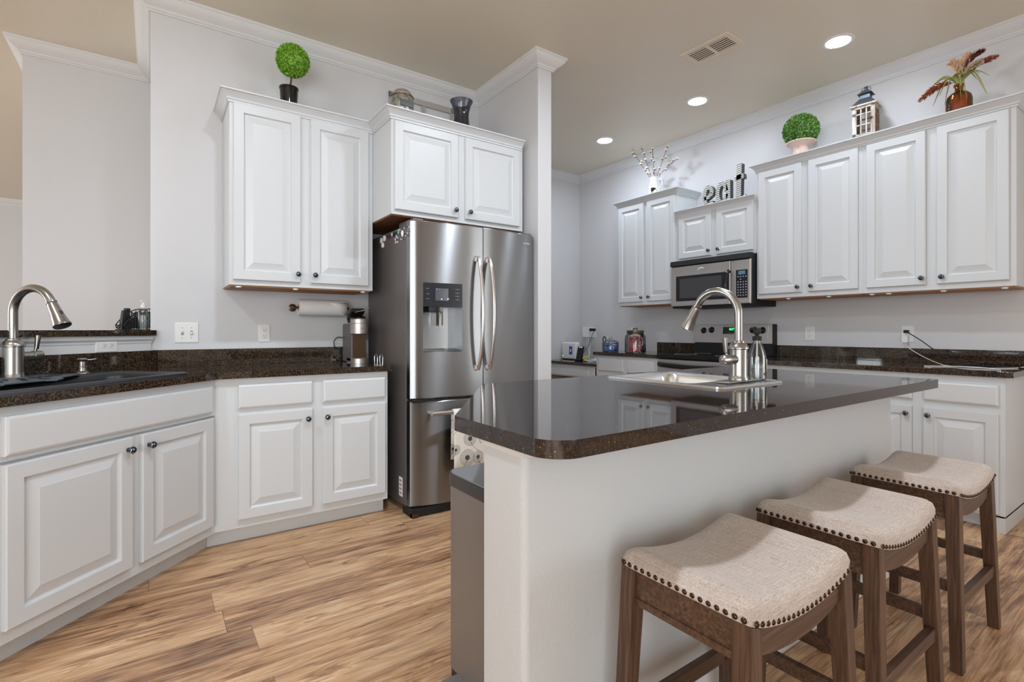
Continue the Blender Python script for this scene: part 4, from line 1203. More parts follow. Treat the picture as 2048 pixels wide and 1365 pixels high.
# ------------------------------------------------------------------ things on the left counters
# coffee maker
cm = thing('coffee_maker', 'slim grey single-serve coffee maker with its lid open', 'coffee maker', (1.142, 3.350, TL1), 0)
B().box(-0.052, 0.062, 0.0, 0.052, 0.262, 0.262, 0.010).done('tower', 'fridge_side', cm)
B().lathe([(0.057, 0.0), (0.057, 0.028), (0.054, 0.031), (0.0001, 0.031)], (0, 0.058, 0), seg=32).box(-0.052, 0.05, 0.0, 0.052, 0.16, 0.028).done('drip_base', 'range_steel', cm)
hd = B().lathe([(0.052, 0.192), (0.058, 0.196), (0.058, 0.262), (0.0565, 0.264), (0.058, 0.266), (0.058, 0.292), (0.053, 0.298), (0.0001, 0.298)], (0, 0.058, 0), seg=32).done('brew_head', 'range_steel', cm)
B().box(-0.045, 0.058, 0.03, 0.045, 0.066, 0.194).done('inner_panel', 'brown_metal', cm, 0)
B().lathe([(0.042, 0.298), (0.044, 0.304), (0.036, 0.312), (0.0001, 0.312)], (0, 0.058, 0), seg=24).done('pod_holder', 'black_gloss', cm)
B().obox((-0.01, 0.100, 0.325), (1, 0, 0), (0, 0.85, -0.52), (0, 0.52, 0.85), 0.046, 0.060, 0.014, 0.006).box(-0.050, 0.10, 0.27, -0.030, 0.16, 0.33, 0.005).done('lid', 'black_matte', cm)
B().tube([(-0.03, 0.05, 0.338), (0.02, 0.03, 0.352), (0.056, 0.02, 0.368)], 0.0035, 8).done('lid_handle', 'chrome', cm)
text_part('logo', 'KEURIG', 0.012, 0.0004, 'print_grey', cm, (0.012, 0.0005, 0.228), (PI / 2, 0, 0.2))
cord = B().tube(smoothpath([(-0.045, 0.25, 0.165), (-0.085, 0.265, 0.168), (-0.108, 0.270, 0.135), (-0.095, 0.268, 0.095), (-0.045, 0.258, 0.078)], 8), 0.0033, 8).done('cord', 'black_matte', cm)
# dark carafe shape standing behind, next to the refrigerator
t = thing('wire_stand', 'pair of thin metal wire loops on the counter edge beside the refrigerator', 'wire stand', (1.140, 3.075, TL1), 0)
for x in (-0.012, 0.022):
    B().tube(smoothpath([(x, 0.0, 0.0015), (x - 0.002, 0.0, 0.045), (x + 0.003, 0.001, 0.066), (x + 0.013, 0.002, 0.066), (x + 0.018, 0.002, 0.045), (x + 0.016, 0.002, 0.0015)], 5), 0.0012, 8).done('wire_loop', 'chrome', t)
B().box(-0.016, -0.006, 0.0, 0.042, 0.008, 0.003, 0.001).done('stand_base', 'chrome', t)

# paper towels on the wall
ph = thing('paper_towel_holder', 'bronze paper towel holder mounted on the wall under the cabinet', 'holder', (0.942, YF, 1.290), 0)
B().tube([(-0.185, -0.085, 0), (0.185, -0.085, 0)], 0.007, 10).ball((-0.19, -0.085, 0), 0.013).done('rod', 'brown_metal', ph)
for x in (-0.172, 0.172):
    B().tube([(x, -0.085, 0), (x, -0.05, -0.012 * (1 if x > 0 else 0)), (x, 0.0, 0)], 0.008, 10).lathe([(0.026, 0.0), (0.026, 0.005), (0.012, 0.009), (0.0001, 0.009)], (x, 0, 0), (0, -1, 0), 18).done('bracket', 'brown_metal', ph)
pr = thing('paper_towel_roll', 'white paper towel roll hanging on the wall holder', 'paper towel', (0.942, YF - 0.085, 1.290), 0)
B().lathe([(0.020, -0.153), (0.054, -0.153), (0.054, 0.153), (0.020, 0.153), (0.020, -0.153)], (0, 0, 0), (1, 0, 0), 40, cap=False).done('roll', 'paper', pr)
B().lathe([(0.0195, -0.152), (0.0205, -0.152), (0.0205, 0.152), (0.0195, 0.152), (0.0195, -0.152)], (0, 0, 0), (1, 0, 0), 24, cap=False).done('core', 'cardboard', pr)
# the loose flap, cut on a slant
vs = []; fs = []
for i in range(9):
    a = -2.3 + i * 0.22; x0 = 0.035 + i * 0.014
    vs += [(x0, 0.0556 * math.sin(a), 0.0556 * -math.cos(a)), (0.152, 0.0556 * math.sin(a), 0.0556 * -math.cos(a))]
for i in range(8): fs.append((2 * i, 2 * i + 1, 2 * i + 3, 2 * i + 2))
o = B().add(vs, fs).done('loose_sheet', 'paper', pr, 60); md = o.modifiers.new('sheet_thickness', 'SOLIDIFY'); md.thickness = 0.001

# bar top things
BT = 1.139
p = (-0.045, 3.713)
t = thing('pump_bottle', 'clear hand sanitizer pump bottle on the bar ledge by the wall', 'bottle', (p[0], p[1], BT), D45)
B().lathe([(0.024, 0.0), (0.026, 0.004), (0.026, 0.105), (0.022, 0.120), (0.012, 0.128), (0.012, 0.134)], seg=24).done('bottle_body', 'clear_plastic', t)
B().lathe([(0.0235, 0.003), (0.0235, 0.085), (0.0001, 0.085)], seg=20).done('liquid', 'water', t)
B().lathe([(0.013, 0.134), (0.013, 0.150), (0.006, 0.152), (0.006, 0.166), (0.010, 0.168), (0.010, 0.176), (0.0001, 0.177)], seg=16).tube([(0, 0, 0.172), (-0.02, -0.01, 0.173), (-0.036, -0.018, 0.169)], 0.004, 8).done('pump', 'white_plastic', t)
# pierced black letter basket: chevron slats in an arched frame
t = thing('napkin_holder', 'black pierced metal letter holder with an arched top on the bar ledge', 'holder', (-0.085, 3.80, BT), D45)
N = 16
def archz(u): return 0.012 + 0.118 * math.sin(PI * min(1.0, (u * 0.56 + 0.02))) ** 0.75
for yy in (-0.03, 0.03):
    P = [(-0.10 + 0.20 * i / N, yy, archz(i / N)) for i in range(N + 1)]
    fb = B().tube(P, 0.003, 6).tube([(-0.10, yy, 0.003), (0.10, yy, 0.003)], 0.003, 6).tube([(0.10, yy, 0.003), (0.10, yy, archz(1))], 0.003, 6)
    for c in range(6):
        xc = -0.083 + c * 0.0335
        zt = archz((xc + 0.10) / 0.2) - 0.006; zz = 0.012
        while zz + 0.012 < zt:
            fb.obox((xc - 0.0075, yy, zz + 0.004), (0.8, 0, -0.6), (0, 1, 0), (0.6, 0, 0.8), 0.0092, 0.0012, 0.0036)
            fb.obox((xc + 0.0075, yy, zz + 0.004), (0.8, 0, 0.6), (0, 1, 0), (-0.6, 0, 0.8), 0.0092, 0.0012, 0.0036)
            zz += 0.0125
        fb.box(xc + 0.0155, yy - 0.0012, 0.003, xc + 0.018, yy + 0.0012, max(0.01, archz((xc + 0.117) / 0.2)))
    fb.done('pierced_panel', 'black_matte', t, 0)
B().box(-0.10, -0.03, 0.0, 0.10, 0.03, 0.003).done('tray', 'black_matte', t, 0)
t = thing('sunglasses_case', 'small soft black pouch leaning in the letter holder', 'pouch', (-0.128, 3.772, BT + 0.004), D45)
B().add([(-0.038, -0.012, 0.0), (0.022, -0.012, 0.0), (0.018, -0.006, 0.118), (-0.022, -0.006, 0.112), (-0.038, 0.012, 0.0), (0.022, 0.012, 0.0), (0.018, 0.008, 0.118), (-0.022, 0.008, 0.112)],
        [(0, 1, 2, 3), (4, 7, 6, 5), (0, 4, 5, 1), (1, 5, 6, 2), (2, 6, 7, 3), (3, 7, 4, 0)]).done('pouch_body', 'dark_plastic', t, 0)
B().box(-0.006, -0.012, 0.108, 0.020, 0.012, 0.126, 0.004).done('pouch_flap', 'black_matte', t)


# ------------------------------------------------------------------ decorations on the cabinets
def leafball(c, R, n, mat, parent, low=-1.0, squash=1.0, name='foliage'):
    b = B().ball(c, R * 0.88, 20, 14, (1, 1, squash)); c = Vector(c)
    for i in range(n):
        zz = 1 - 2 * (i + 0.5) / n
        if zz < low: continue
        a = i * 2.399963; rr = math.sqrt(1 - zz * zz)
        d = Vector((rr * math.cos(a), rr * math.sin(a), zz))
        for k in range(3):
            dd = (d + Vector((random.uniform(-.7, .7), random.uniform(-.7, .7), random.uniform(-.7, .7)))).normalized()
            pp = c + Vector((d.x, d.y, d.z * squash)) * R * random.uniform(0.84, 0.93)
            b.leafcard(pp, dd, R * 0.17, R * 0.055)
    return b.done(name, mat, parent, 0)


t = thing('topiary', 'round green boxwood topiary ball in a small black pot', 'plant', (0.700, 3.42, 2.5005), 0)
B().lathe([(0.042, 0.0), (0.046, 0.004), (0.054, 0.148), (0.057, 0.150), (0.057, 0.160), (0.052, 0.160), (0.050, 0.145), (0.0001, 0.145)], seg=28).done('pot', 'black_gloss', t)
B().tube([(0, 0, 0.145), (0.012, 0, 0.20), (0.018, 0, 0.28)], 0.006, 8).done('stem', 'stem_brown', t)
leafball((0.022, 0, 0.338), 0.098, 620, 'boxwood_bright', t)

t = thing('canister', 'galvanized metal canister with a rounded lid above the refrigerator', 'canister', (1.362, 3.20, 2.4955), 0)
B().lathe([(0.074, 0.0), (0.076, 0.004), (0.076, 0.190), (0.074, 0.194)], seg=32).done('canister_body', 'galvanised', t)
B().lathe([(0.066, 0.194), (0.066, 0.206), (0.062, 0.222), (0.050, 0.236), (0.030, 0.242), (0.0001, 0.243)], seg=32).done('lid', 'range_steel', t)
B().lathe([(0.077, 0.190), (0.078, 0.194), (0.077, 0.198), (0.064, 0.198)], seg=32).done('rim', 'brown_metal', t)
B().box(-0.045, -0.080, 0.112, 0.045, -0.070, 0.152, 0.004).done('label_plate', 'galvanised_dark', t)
t = thing('hurricane_vase', 'smoky glass hurricane vase above the refrigerator', 'vase', (1.786, 3.15, 2.4955), 0)
pf = [(0.068, 0.0), (0.066, 0.03), (0.058, 0.09), (0.052, 0.14), (0.054, 0.185), (0.066, 0.232), (0.081, 0.262)]
B().lathe(pf + [(r - 0.003, h) for r, h in pf[::-1]][:-1] + [(0.0001, 0.004)], seg=36).done('vase_glass', 'smoke_glass', t)
t = thing('window_frame_decor', 'pale wooden window-pane frame leaning on the wall above the refrigerator', 'wall decor', (1.730, 3.585, 2.4955), 0)
b = B()
for (x0, z0, x1, z1) in ((-0.28, 0.395, 0.28, 0.440), (-0.28, 0.0, 0.28, 0.04), (-0.28, 0.0, -0.24, 0.44), (0.24, 0.0, 0.28, 0.44), (-0.010, 0.0, 0.012, 0.40)):
    b.add([(x0, 0.0 + z0 * 0.14, z0), (x1, 0.0 + z0 * 0.14, z0), (x1, z1 * 0.14, z1), (x0, z1 * 0.14, z1), (x0, 0.018 + z0 * 0.14 - .005, z0), (x1, 0.018 + z0 * 0.14 - .005, z0), (x1, 0.018 + z1 * 0.14 - .005, z1), (x0, 0.018 + z1 * 0.14 - .005, z1)],
          [(0, 1, 2, 3), (4, 7, 6, 5), (0, 4, 5, 1), (1, 5, 6, 2), (2, 6, 7, 3), (3, 7, 4, 0)])
b.done('frame_bars', 'frame_greige', t, 0)

# cotton stems in a spotted pitcher
ZC = 2.5155
t = thing('pitcher', 'white ceramic pitcher with black cow print above the left range-wall cabinet', 'pitcher', (4.30, 3.495, ZC), 0)
B().lathe([(0.050, 0.0), (0.056, 0.006), (0.062, 0.06), (0.062, 0.125), (0.050, 0.165), (0.046, 0.195), (0.052, 0.222), (0.048, 0.222), (0.043, 0.197), (0.045, 0.165), (0.040, 0.13), (0.0001, 0.13)], seg=32).done('pitcher_body', 'cow_spot', t)
B().tube(smoothpath([(0.0, -0.047, 0.195), (0.0, -0.085, 0.185), (0.0, -0.092, 0.14), (0.0, -0.062, 0.10)], 5), 0.006, 8).done('handle', 'white_ceramic', t)
random.seed(11)
cot = ((-0.02, 0.27, 0.43, 'leftmost'), (-0.05, 0.16, 0.52, 'tallest'), (0.0, 0.03, 0.40, 'middle'), (-0.02, -0.18, 0.36, 'upper right'), (0.03, -0.26, 0.22, 'lowest right'))
for (dx, dy, dz, w) in cot:
    s = thing('cotton_stem', w + ' cotton stem of five in the cow print pitcher', 'stem', (4.30, 3.495, ZC + 0.135), 0, 'cotton stems in the pitcher')
    b0 = Vector((dx * 0.15, dy * 0.06, 0.0)); m0 = Vector((dx * 0.3, dy * 0.22, 0.10)); e0 = Vector((dx, dy, dz))
    P = smoothpath([b0, m0, (m0 + e0) / 2 + Vector((0, dy * .05, 0.02)), e0], 8)
    B().tube(P, 0.0028, 6).done('twig', 'stem_brown', s)
    n = len(P)
    for k in range(7):
        i = int(n * (0.42 + 0.58 * k / 6.01)); pp = P[min(i, n - 1)]
        off = Vector((random.uniform(-.02, .02), random.uniform(-.022, .022), random.uniform(-.01, .018))) if k < 6 else Vector((0, 0, 0))
        q_ = pp + off
        bb = B()
        for j in range(4): bb.ball(q_ + Vector((0.007 * math.cos(j * 1.57), 0.007 * math.sin(j * 1.57), 0.003)), 0.0105, 8, 6)
        bb.done('cotton_boll', 'cotton', s, 60)
        hk = B().lathe([(0.0001, -0.013), (0.008, -0.010), (0.012, -0.003)], q_, (e0 - b0), 8).tube([pp, q_], 0.0015, 5)
        hk.done('husk', 'husk', s)

# EAT letters above the microwave
ZE = 2.2785
def ribbon(strokes, depth, label, loc, scale):
    """letters made of thick bent bars"""
    t = thing('letter', label, 'letter', loc, RT, 'zinc letters above the microwave')
    for (pts, wd) in strokes:
        P = [Vector(p) for p in pts]; n = len(P); L = []; R = []
        for i, p in enumerate(P):
            d = (P[min(i + 1, n - 1)] - P[max(i - 1, 0)]).normalized(); nn = Vector((-d.y, d.x))
            wv = wd[i] if isinstance(wd, (list, tuple)) else wd
            L.append(p + nn * wv / 2); R.append(p - nn * wv / 2)
        for (y0, y1, nm, mt) in ((0.0, 0.002, 'letter_face', 'ridge_shade_zinc'), (0.002, depth, 'letter_side', 'galvanised_dark')):
            vs = []
            for i in range(n): vs += [(L[i].x, y0, L[i].y), (R[i].x, y0, R[i].y), (L[i].x, y1, L[i].y), (R[i].x, y1, R[i].y)]
            fs = []
            for i in range(n - 1):
                a = 4 * i; c = a + 4
                fs += [(a, a + 1, c + 1, c), (a + 2, c + 2, c + 3, a + 3), (a, c, c + 2, a + 2), (a + 1, a + 3, c + 3, c + 1)]
            fs += [(0, 2, 3, 1), (4 * n - 4, 4 * n - 3, 4 * n - 1, 4 * n - 2)]
            B().add(vs, fs).done(nm, mt, t, 0)
    return t


def ell(cx, cz, rx, rz, a0, a1, n=28): return [(cx + rx * math.cos(a0 + (a1 - a0) * i / n), cz + rz * math.sin(a0 + (a1 - a0) * i / n)) for i in range(n + 1)]
E1 = [(0.030, 0.078), (0.070, 0.092), (0.108, 0.118)] + ell(0.070, 0.115, 0.038, 0.066, 0.15, PI, 14) + ell(0.070, 0.100, 0.038, 0.084, PI, PI * 1.72, 14) + [(0.118, 0.030)]
ribbon([(E1, 0.034)], 0.050, 'ridge-shaded zinc letter e, first of the three above the microwave', (4.195, 2.868, ZE), 1)
A1 = ell(0.062, 0.098, 0.044, 0.086, 0.15, 2 * PI - 0.15, 30)
ribbon([(A1, 0.036), ([(0.124, 0.200), (0.124, 0.10), (0.124, 0.0)], 0.040), ([(0.124, 0.016), (0.155, 0.012)], 0.024)], 0.050, 'ridge-shaded zinc letter a, middle of the three above the microwave', (4.195, 2.722, ZE), 1)
ribbon([([(0.052, 0.318), (0.048, 0.20), (0.044, 0.03)], 0.046), ([(0.006, 0.196), (0.092, 0.206)], 0.040), ([(0.044, 0.016), (0.078, 0.012), (0.112, 0.026)], 0.030)], 0.050, 'tall ridge-shaded zinc letter t, last of the three above the microwave', (4.195, 2.545, ZE), 1)

# boxwood half ball in a fluted footed pot
t = thing('boxwood_ball', 'clipped boxwood dome in a pale fluted footed pot on the right cabinets', 'plant', (4.29, 2.018, ZC), 0)
b = B(); seg = 40; prof = [(0.068, 0.0), (0.070, 0.016), (0.060, 0.045), (0.053, 0.070), (0.052, 0.095), (0.060, 0.112), (0.092, 0.130), (0.104, 0.138), (0.104, 0.146), (0.094, 0.146), (0.0001, 0.136)]
vs = []; fs = []
for i, (r_, h_) in enumerate(prof):
    for k in range(seg): a = 2 * PI * k / seg; q_ = r_ * (1 + (0.05 if k % 2 else -0.03) * (i < 9)); vs.append((q_ * math.cos(a), q_ * math.sin(a), h_))
for i in range(len(prof) - 1):
    for k in range(seg): fs.append((i * seg + k, i * seg + (k + 1) % seg, (i + 1) * seg + (k + 1) % seg, (i + 1) * seg + k))
b.add(vs, fs).done('pot', 'pot_pink', t, 50)
leafball((0, 0, 0.240), 0.130, 900, 'boxwood_dark', t, low=-0.8, squash=1.0)

# lantern
t = thing('lantern', 'whitewashed wooden lantern with a grey metal top on the right cabinets', 'lantern', (4.30, 1.560, ZC), 0.10)
hw = 0.070
wd = B()
for sx in (-1, 1):
    for sy in (-1, 1): wd.box(sx * (hw - 0.018), sy * (hw - 0.018), 0.0, sx * hw, sy * hw, 0.262)
wd.box(-hw, -hw, 0.0, hw, hw, 0.018)
wd.box(-hw, -hw, 0.244, hw, hw, 0.262)
wd.done('frame', 'whitewash_wood', t, 0)
pn = B()
for face in range(4):
    R = Matrix.Rotation(face * PI / 2, 4, 'Z')
    bb = B()
    for x in (-0.017, 0.017): bb.box(x - 0.004, -hw + 0.004, 0.018, x + 0.004, -hw + 0.012, 0.246)
    for zz in (0.055, 0.125, 0.205): bb.box(-hw + 0.016, -hw + 0.004, zz - 0.004, hw - 0.016, -hw + 0.012, zz + 0.004)
    bb.box(-hw + 0.016, -hw + 0.004, 0.016, -hw + 0.026, -hw + 0.012, 0.246); bb.box(hw - 0.026, -hw + 0.004, 0.016, hw - 0.016, -hw + 0.012, 0.246)
    bb.v = [tuple(R @ Vector(v)) for v in bb.v]
    bb.done('muntins', 'whitewash_wood' if face == 3 else 'brown_wood', t, 0)
    gg = B().box(-hw + 0.017, -hw + 0.013, 0.018, hw - 0.017, -hw + 0.015, 0.246); gg.v = [tuple(R @ Vector(v)) for v in gg.v]
    gg.done('pane', 'clear_glass', t, 0)
def frustum(b, r0, z0, r1, z1): return b.add([(-r0, -r0, z0), (r0, -r0, z0), (r0, r0, z0), (-r0, r0, z0), (-r1, -r1, z1), (r1, -r1, z1), (r1, r1, z1), (-r1, r1, z1)], [(3, 2, 1, 0), (4, 5, 6, 7), (0, 1, 5, 4), (1, 2, 6, 5), (2, 3, 7, 6), (3, 0, 4, 7)])
B().box(-0.082, -0.082, 0.262, 0.082, 0.082, 0.272).done('eave', 'whitewash_wood', t, 0)
rf = frustum(B(), 0.078, 0.272, 0.034, 0.328); rf.box(-0.030, -0.030, 0.328, 0.030, 0.030, 0.362); frustum(rf, 0.046, 0.360, 0.016, 0.394); rf.lathe([(0.010, 0.39), (0.010, 0.404), (0.014, 0.410), (0.006, 0.418), (0.0001, 0.42)], seg=12)
rf.done('metal_roof', 'iron_grey', t, 0)
B().tube(arc((0, 0, 0.392), 0.030, 0, PI, 14, (0, 1, 0), (0, 0, 1)), 0.0025, 6).done('ring_handle', 'iron_grey', t)
for zz in (0.055, 0.205): B().box(-hw - 0.002, hw - 0.022, zz - 0.010, -hw + 0.001, hw - 0.002, zz + 0.010).done('hinge', 'iron_grey', t, 0)
B().box(-hw - 0.008, -hw + 0.012, 0.155, -hw, -hw + 0.030, 0.165).done('latch', 'black_matte', t, 0)

# amber bottle with dried plumes
t = thing('amber_bottle', 'amber glass bottle holding dried plumes on the right cabinets', 'bottle', (4.28, 1.026, ZC), 0)
B().lathe([(0.064, 0.0), (0.068, 0.006), (0.068, 0.118), (0.062, 0.142), (0.045, 0.162), (0.026, 0.172), (0.022, 0.178), (0.022, 0.205), (0.028, 0.208), (0.028, 0.220), (0.020, 0.220), (0.018, 0.178), (0.060, 0.140), (0.064, 0.115), (0.064, 0.008), (0.0001, 0.007)], seg=36).done('bottle_glass', 'amber_glass', t)
random.seed(5)
def plume(label, tip, mat, n, fluff):
    s = thing('dried_plume', label, 'plume', (4.28, 1.026, ZC + 0.20), 0, 'dried plumes in the amber bottle')
    tip = Vector(tip); P = smoothpath([(0, 0, -0.10), (0, 0, 0.02), Vector((tip.x * .45, tip.y * .45, max(tip.z, 0.03) * .72 + 0.02)), tip], 8)
    B().tube(P, 0.0022, 6).done('stalk', 'stem_green', s)
    b = B(); m = len(P)
    for k in range(n):
        u = 0.48 + 0.52 * k / n; f_ = u * (m - 1); i = min(int(f_), m - 2); pp = P[i].lerp(P[i + 1], f_ - i); d = (P[i + 1] - P[i]).normalized()
        w = fluff * (math.sin(PI * min(1, (u - 0.44) / 0.56)) ** 0.6 + 0.12)
        for j in range(4):
            rd = Vector((random.gauss(0, 1), random.gauss(0, 1), random.gauss(0, 1))); rd = (rd - d * rd.dot(d)).normalized()
            b.leafcard(pp, d * 1.1 + rd * 0.9, w * 1.3, w * 0.14)
    b.done('plume_head', mat, s, 0)
plume('rust plume drooping left from the amber bottle', (-0.05, 0.20, -0.03), 'rust_plume', 46, 0.030)
plume('tall blush plume in the middle of the amber bottle', (-0.02, 0.03, 0.165), 'blush_plume', 46, 0.034)
plume('second blush plume leaning right in the amber bottle', (0.0, -0.055, 0.190), 'blush_plume', 46, 0.032)
plume('wine plume at upper right in the amber bottle', (-0.02, -0.130, 0.185), 'wine_plume', 46, 0.024)
plume('rust plume at far right in the amber bottle', (0.0, -0.190, 0.125), 'rust_plume', 46, 0.026)
plume('cream plume arching right in the amber bottle', (-0.06, -0.125, 0.10), 'cream_plume', 50, 0.030)
for k in range(16):
    s = thing('leaf_blade', 'narrow olive leaf blade curling from the amber bottle', 'leaf', (4.28, 1.026, ZC + 0.205), 0, 'olive leaf blades in the amber bottle')
    a = (0.5 + k * 0.92 + random.uniform(-.3, .3)); r_ = random.uniform(0.10, 0.19); dx, dy = -abs(math.sin(a)) * 0.55 + 0.05, math.cos(a)
    dr_ = random.uniform(-0.12, 0.08)
    P = smoothpath([(0, 0, -0.04), (0.004 * dx, 0.004 * dy, 0.015), (dx * r_ * .5, dy * r_ * .5, 0.065 + max(0, dr_) * .4), (dx * r_, dy * r_, dr_)], 5)
    vs = []; fs = []; m = len(P)
    for i, pp in enumerate(P):
        d = (P[min(i + 1, m - 1)] - P[max(i - 1, 0)]).normalized(); sd = d.cross(Vector((0.2, 0.3, 1))).normalized(); w = 0.0095 * math.sin(PI * (0.12 + 0.88 * i / (m - 1))) ** .7 + 0.0006
        up = sd.cross(d).normalized() * w * 0.4
        vs += [pp - sd * w + up, pp, pp + sd * w + up]
    for i in range(m - 1): fs += [(3 * i, 3 * i + 1, 3 * i + 4, 3 * i + 3), (3 * i + 1, 3 * i + 2, 3 * i + 5, 3 * i + 4)]
    o = B().add(vs, fs).done('blade', 'leaf_olive', s, 60); md = o.modifiers.new('blade_thickness', 'SOLIDIFY'); md.thickness = 0.0008


# ------------------------------------------------------------------ desk and jar corner
t = thing('router', 'white box shaped router with a blue label on the desk', 'router', (4.150, 4.680, 0.7805), RT)
B().box(-0.125, 0.0, 0.006, 0.125, 0.075, 0.208, 0.014, 3).done('router_case', 'white_plastic', t)
B().box(-0.118, 0.004, 0.0, 0.118, 0.070, 0.006).done('router_foot', 'black_matte', t, 0)
lb = B().box(0.012, -0.0015, 0.062, 0.068, 0.002, 0.162).done('label', 'blue_label', t, 0)
B().box(0.028, -0.0025, 0.095, 0.050, -0.001, 0.125).done('label_mark', 'print_white', lb, 0)
B().box(-0.112, -0.0012, 0.038, -0.104, 0.002, 0.046).done('status_light', 'led_white', t, 0)
t = thing('phone', 'black cordless phone standing in its cradle on the desk', 'phone', (4.06, 4.395, 0.7805), RT)
B().obox((0, 0.018, 0.090), (1, 0, 0), (0, 0.97, -0.22), (0, 0.22, 0.97), 0.048, 0.010, 0.082, 0.006).done('handset', 'black_matte', t)
B().box(-0.058, -0.022, 0.0, 0.058, 0.062, 0.022, 0.006).done('cradle', 'black_gloss', t)
B().obox((0.010, 0.0225, 0.158), (1, 0, 0), (0, 0.97, -0.22), (0, 0.22, 0.97), 0.026, 0.0115, 0.008).done('phone_display', 'print_white', t)
t = thing('charger_block', 'white power adapter block plugged in above the desk', 'charger', (XR - 0.007, 4.655, 1.112), RT)
B().box(-0.075, -0.055, -0.062, 0.065, 0.0, 0.062, 0.006).done('adapter', 'white_plastic', t)
t = thing('charger_plug', 'black charger plug sticking out of the outlet above the desk', 'charger', (XR - 0.0625, 4.545, 1.143), RT)
B().box(-0.045, -0.020, -0.017, 0.055, 0.0, 0.017, 0.005).done('adapter', 'black_matte', t)
random.seed(21)
for k in range(3):
    y = 4.60 + 0.03 * k
    cable('charging_cable', 'thin white cable hanging from the charger block to the desk', [(4.44, y, 1.052), (4.42, y - 0.02, 0.95), (4.38, y - 0.05 - 0.02 * k, 0.84), (4.33 - 0.03 * k, y - 0.09, 0.786), (4.22 - 0.05 * k, 4.44 - 0.05 * k, 0.7845), (4.05, 4.25 - 0.05 * k, 0.7845), (4.12, 4.10, 0.7845)], 0.0028, 'white_plastic', 'cable', 'white cables hanging above the desk')
cable('charging_cable', 'thin black cable sagging from the black plug to the desk', [(4.405, 4.500, 1.140), (4.375, 4.500, 1.08), (4.37, 4.56, 0.95), (4.34, 4.62, 0.86), (4.22, 4.62, 0.80), (4.10, 4.50, 0.7845)], 0.003, 'black_matte')
for k in range(5):
    P = [(4.05 + 0.06 * math.cos(2 * PI * i / 9 + k) + 0.02 * k, 4.22 + (0.07 + 0.01 * k) * math.sin(2 * PI * i / 9 + k) - 0.03 * k, 0.7840 + 0.006 * k + 0.006 * (i % 3)) for i in range(9)]
    cable('cable_coil', 'white cable coil in the tangle on the desk', P, 0.003, 'white_plastic', 'cable', 'white cable coils on the desk')
cable('cable_coil', 'yellow cable coil in the tangle on the desk', [(4.05 + 0.028 * math.cos(2 * PI * i / 8), 4.275 + 0.028 * math.sin(2 * PI * i / 8), 0.792 + 0.0045 * i) for i in range(11)], 0.006, 'yellow')

ZJ = TR1 + 0.0005
t = thing('candy_jar', 'tall glass jar of wrapped candies with a bronze lid, left of the range', 'jar', (4.01, 3.505, ZJ), 0)
pf = [(0.100, 0.0), (0.106, 0.008), (0.106, 0.150), (0.100, 0.175), (0.086, 0.190), (0.082, 0.196)]
B().lathe(pf + [(r - 0.003, h) for r, h in pf[::-1]][:-1] + [(0.0001, 0.006)], seg=40).done('jar_glass', 'clear_glass', t)
B().lathe([(0.086, 0.194), (0.087, 0.198), (0.087, 0.222), (0.082, 0.228), (0.0001, 0.229)], seg=40).done('lid', 'brown_metal', t)
B().tube([(0, -0.022, 0.228), (0, -0.022, 0.248), (0, 0.022, 0.248), (0, 0.022, 0.228)], 0.006, 8).done('lid_handle', 'brown_metal', t)
random.seed(9)
cols = (('red_candy', 'red'), ('pink_candy', 'pink'), ('purple_candy', 'dark purple'), ('pink_candy', 'pink'), ('red_candy', 'red'), ('orange_candy', 'orange'), ('silver_candy', 'silver'))
cmesh = {}
for k in range(78):
    layer = k // 13; a = 2 * PI * (k % 13) / 13 + layer * 0.5; rr = 0.079 if (k % 13) % 3 else 0.060
    mt, nm = cols[(k * 5 + layer) % 7] if layer > 1 else cols[(k * 3) % 7]
    if mt not in cmesh:
        o = B().ball((0, 0, 0), 0.017, 10, 8, (1, 1, 0.75)).obox((0.022, 0, 0), (1, 0, 0), (0, 1, 0), (0, 0, 1), 0.006, 0.010, 0.003).obox((-0.022, 0, 0), (1, 0, 0), (0, 1, 0), (0, 0, 1), 0.006, 0.010, 0.003).done('wrapped_candy', mt, smooth=50); cmesh[mt] = o.data
    else:
        o = bpy.data.objects.new('wrapped_candy', cmesh[mt]); COL.objects.link(o)
    o.location = (4.01 + rr * math.cos(a), 3.505 + rr * math.sin(a), ZJ + 0.022 + layer * 0.0258)
    o.rotation_euler = (random.uniform(-.7, .7), random.uniform(-.7, .7), a + PI / 2)
    tag(o, nm + ' wrapped candy inside the tall glass jar', 'candy', nm + ' wrapped candies in the tall jar')

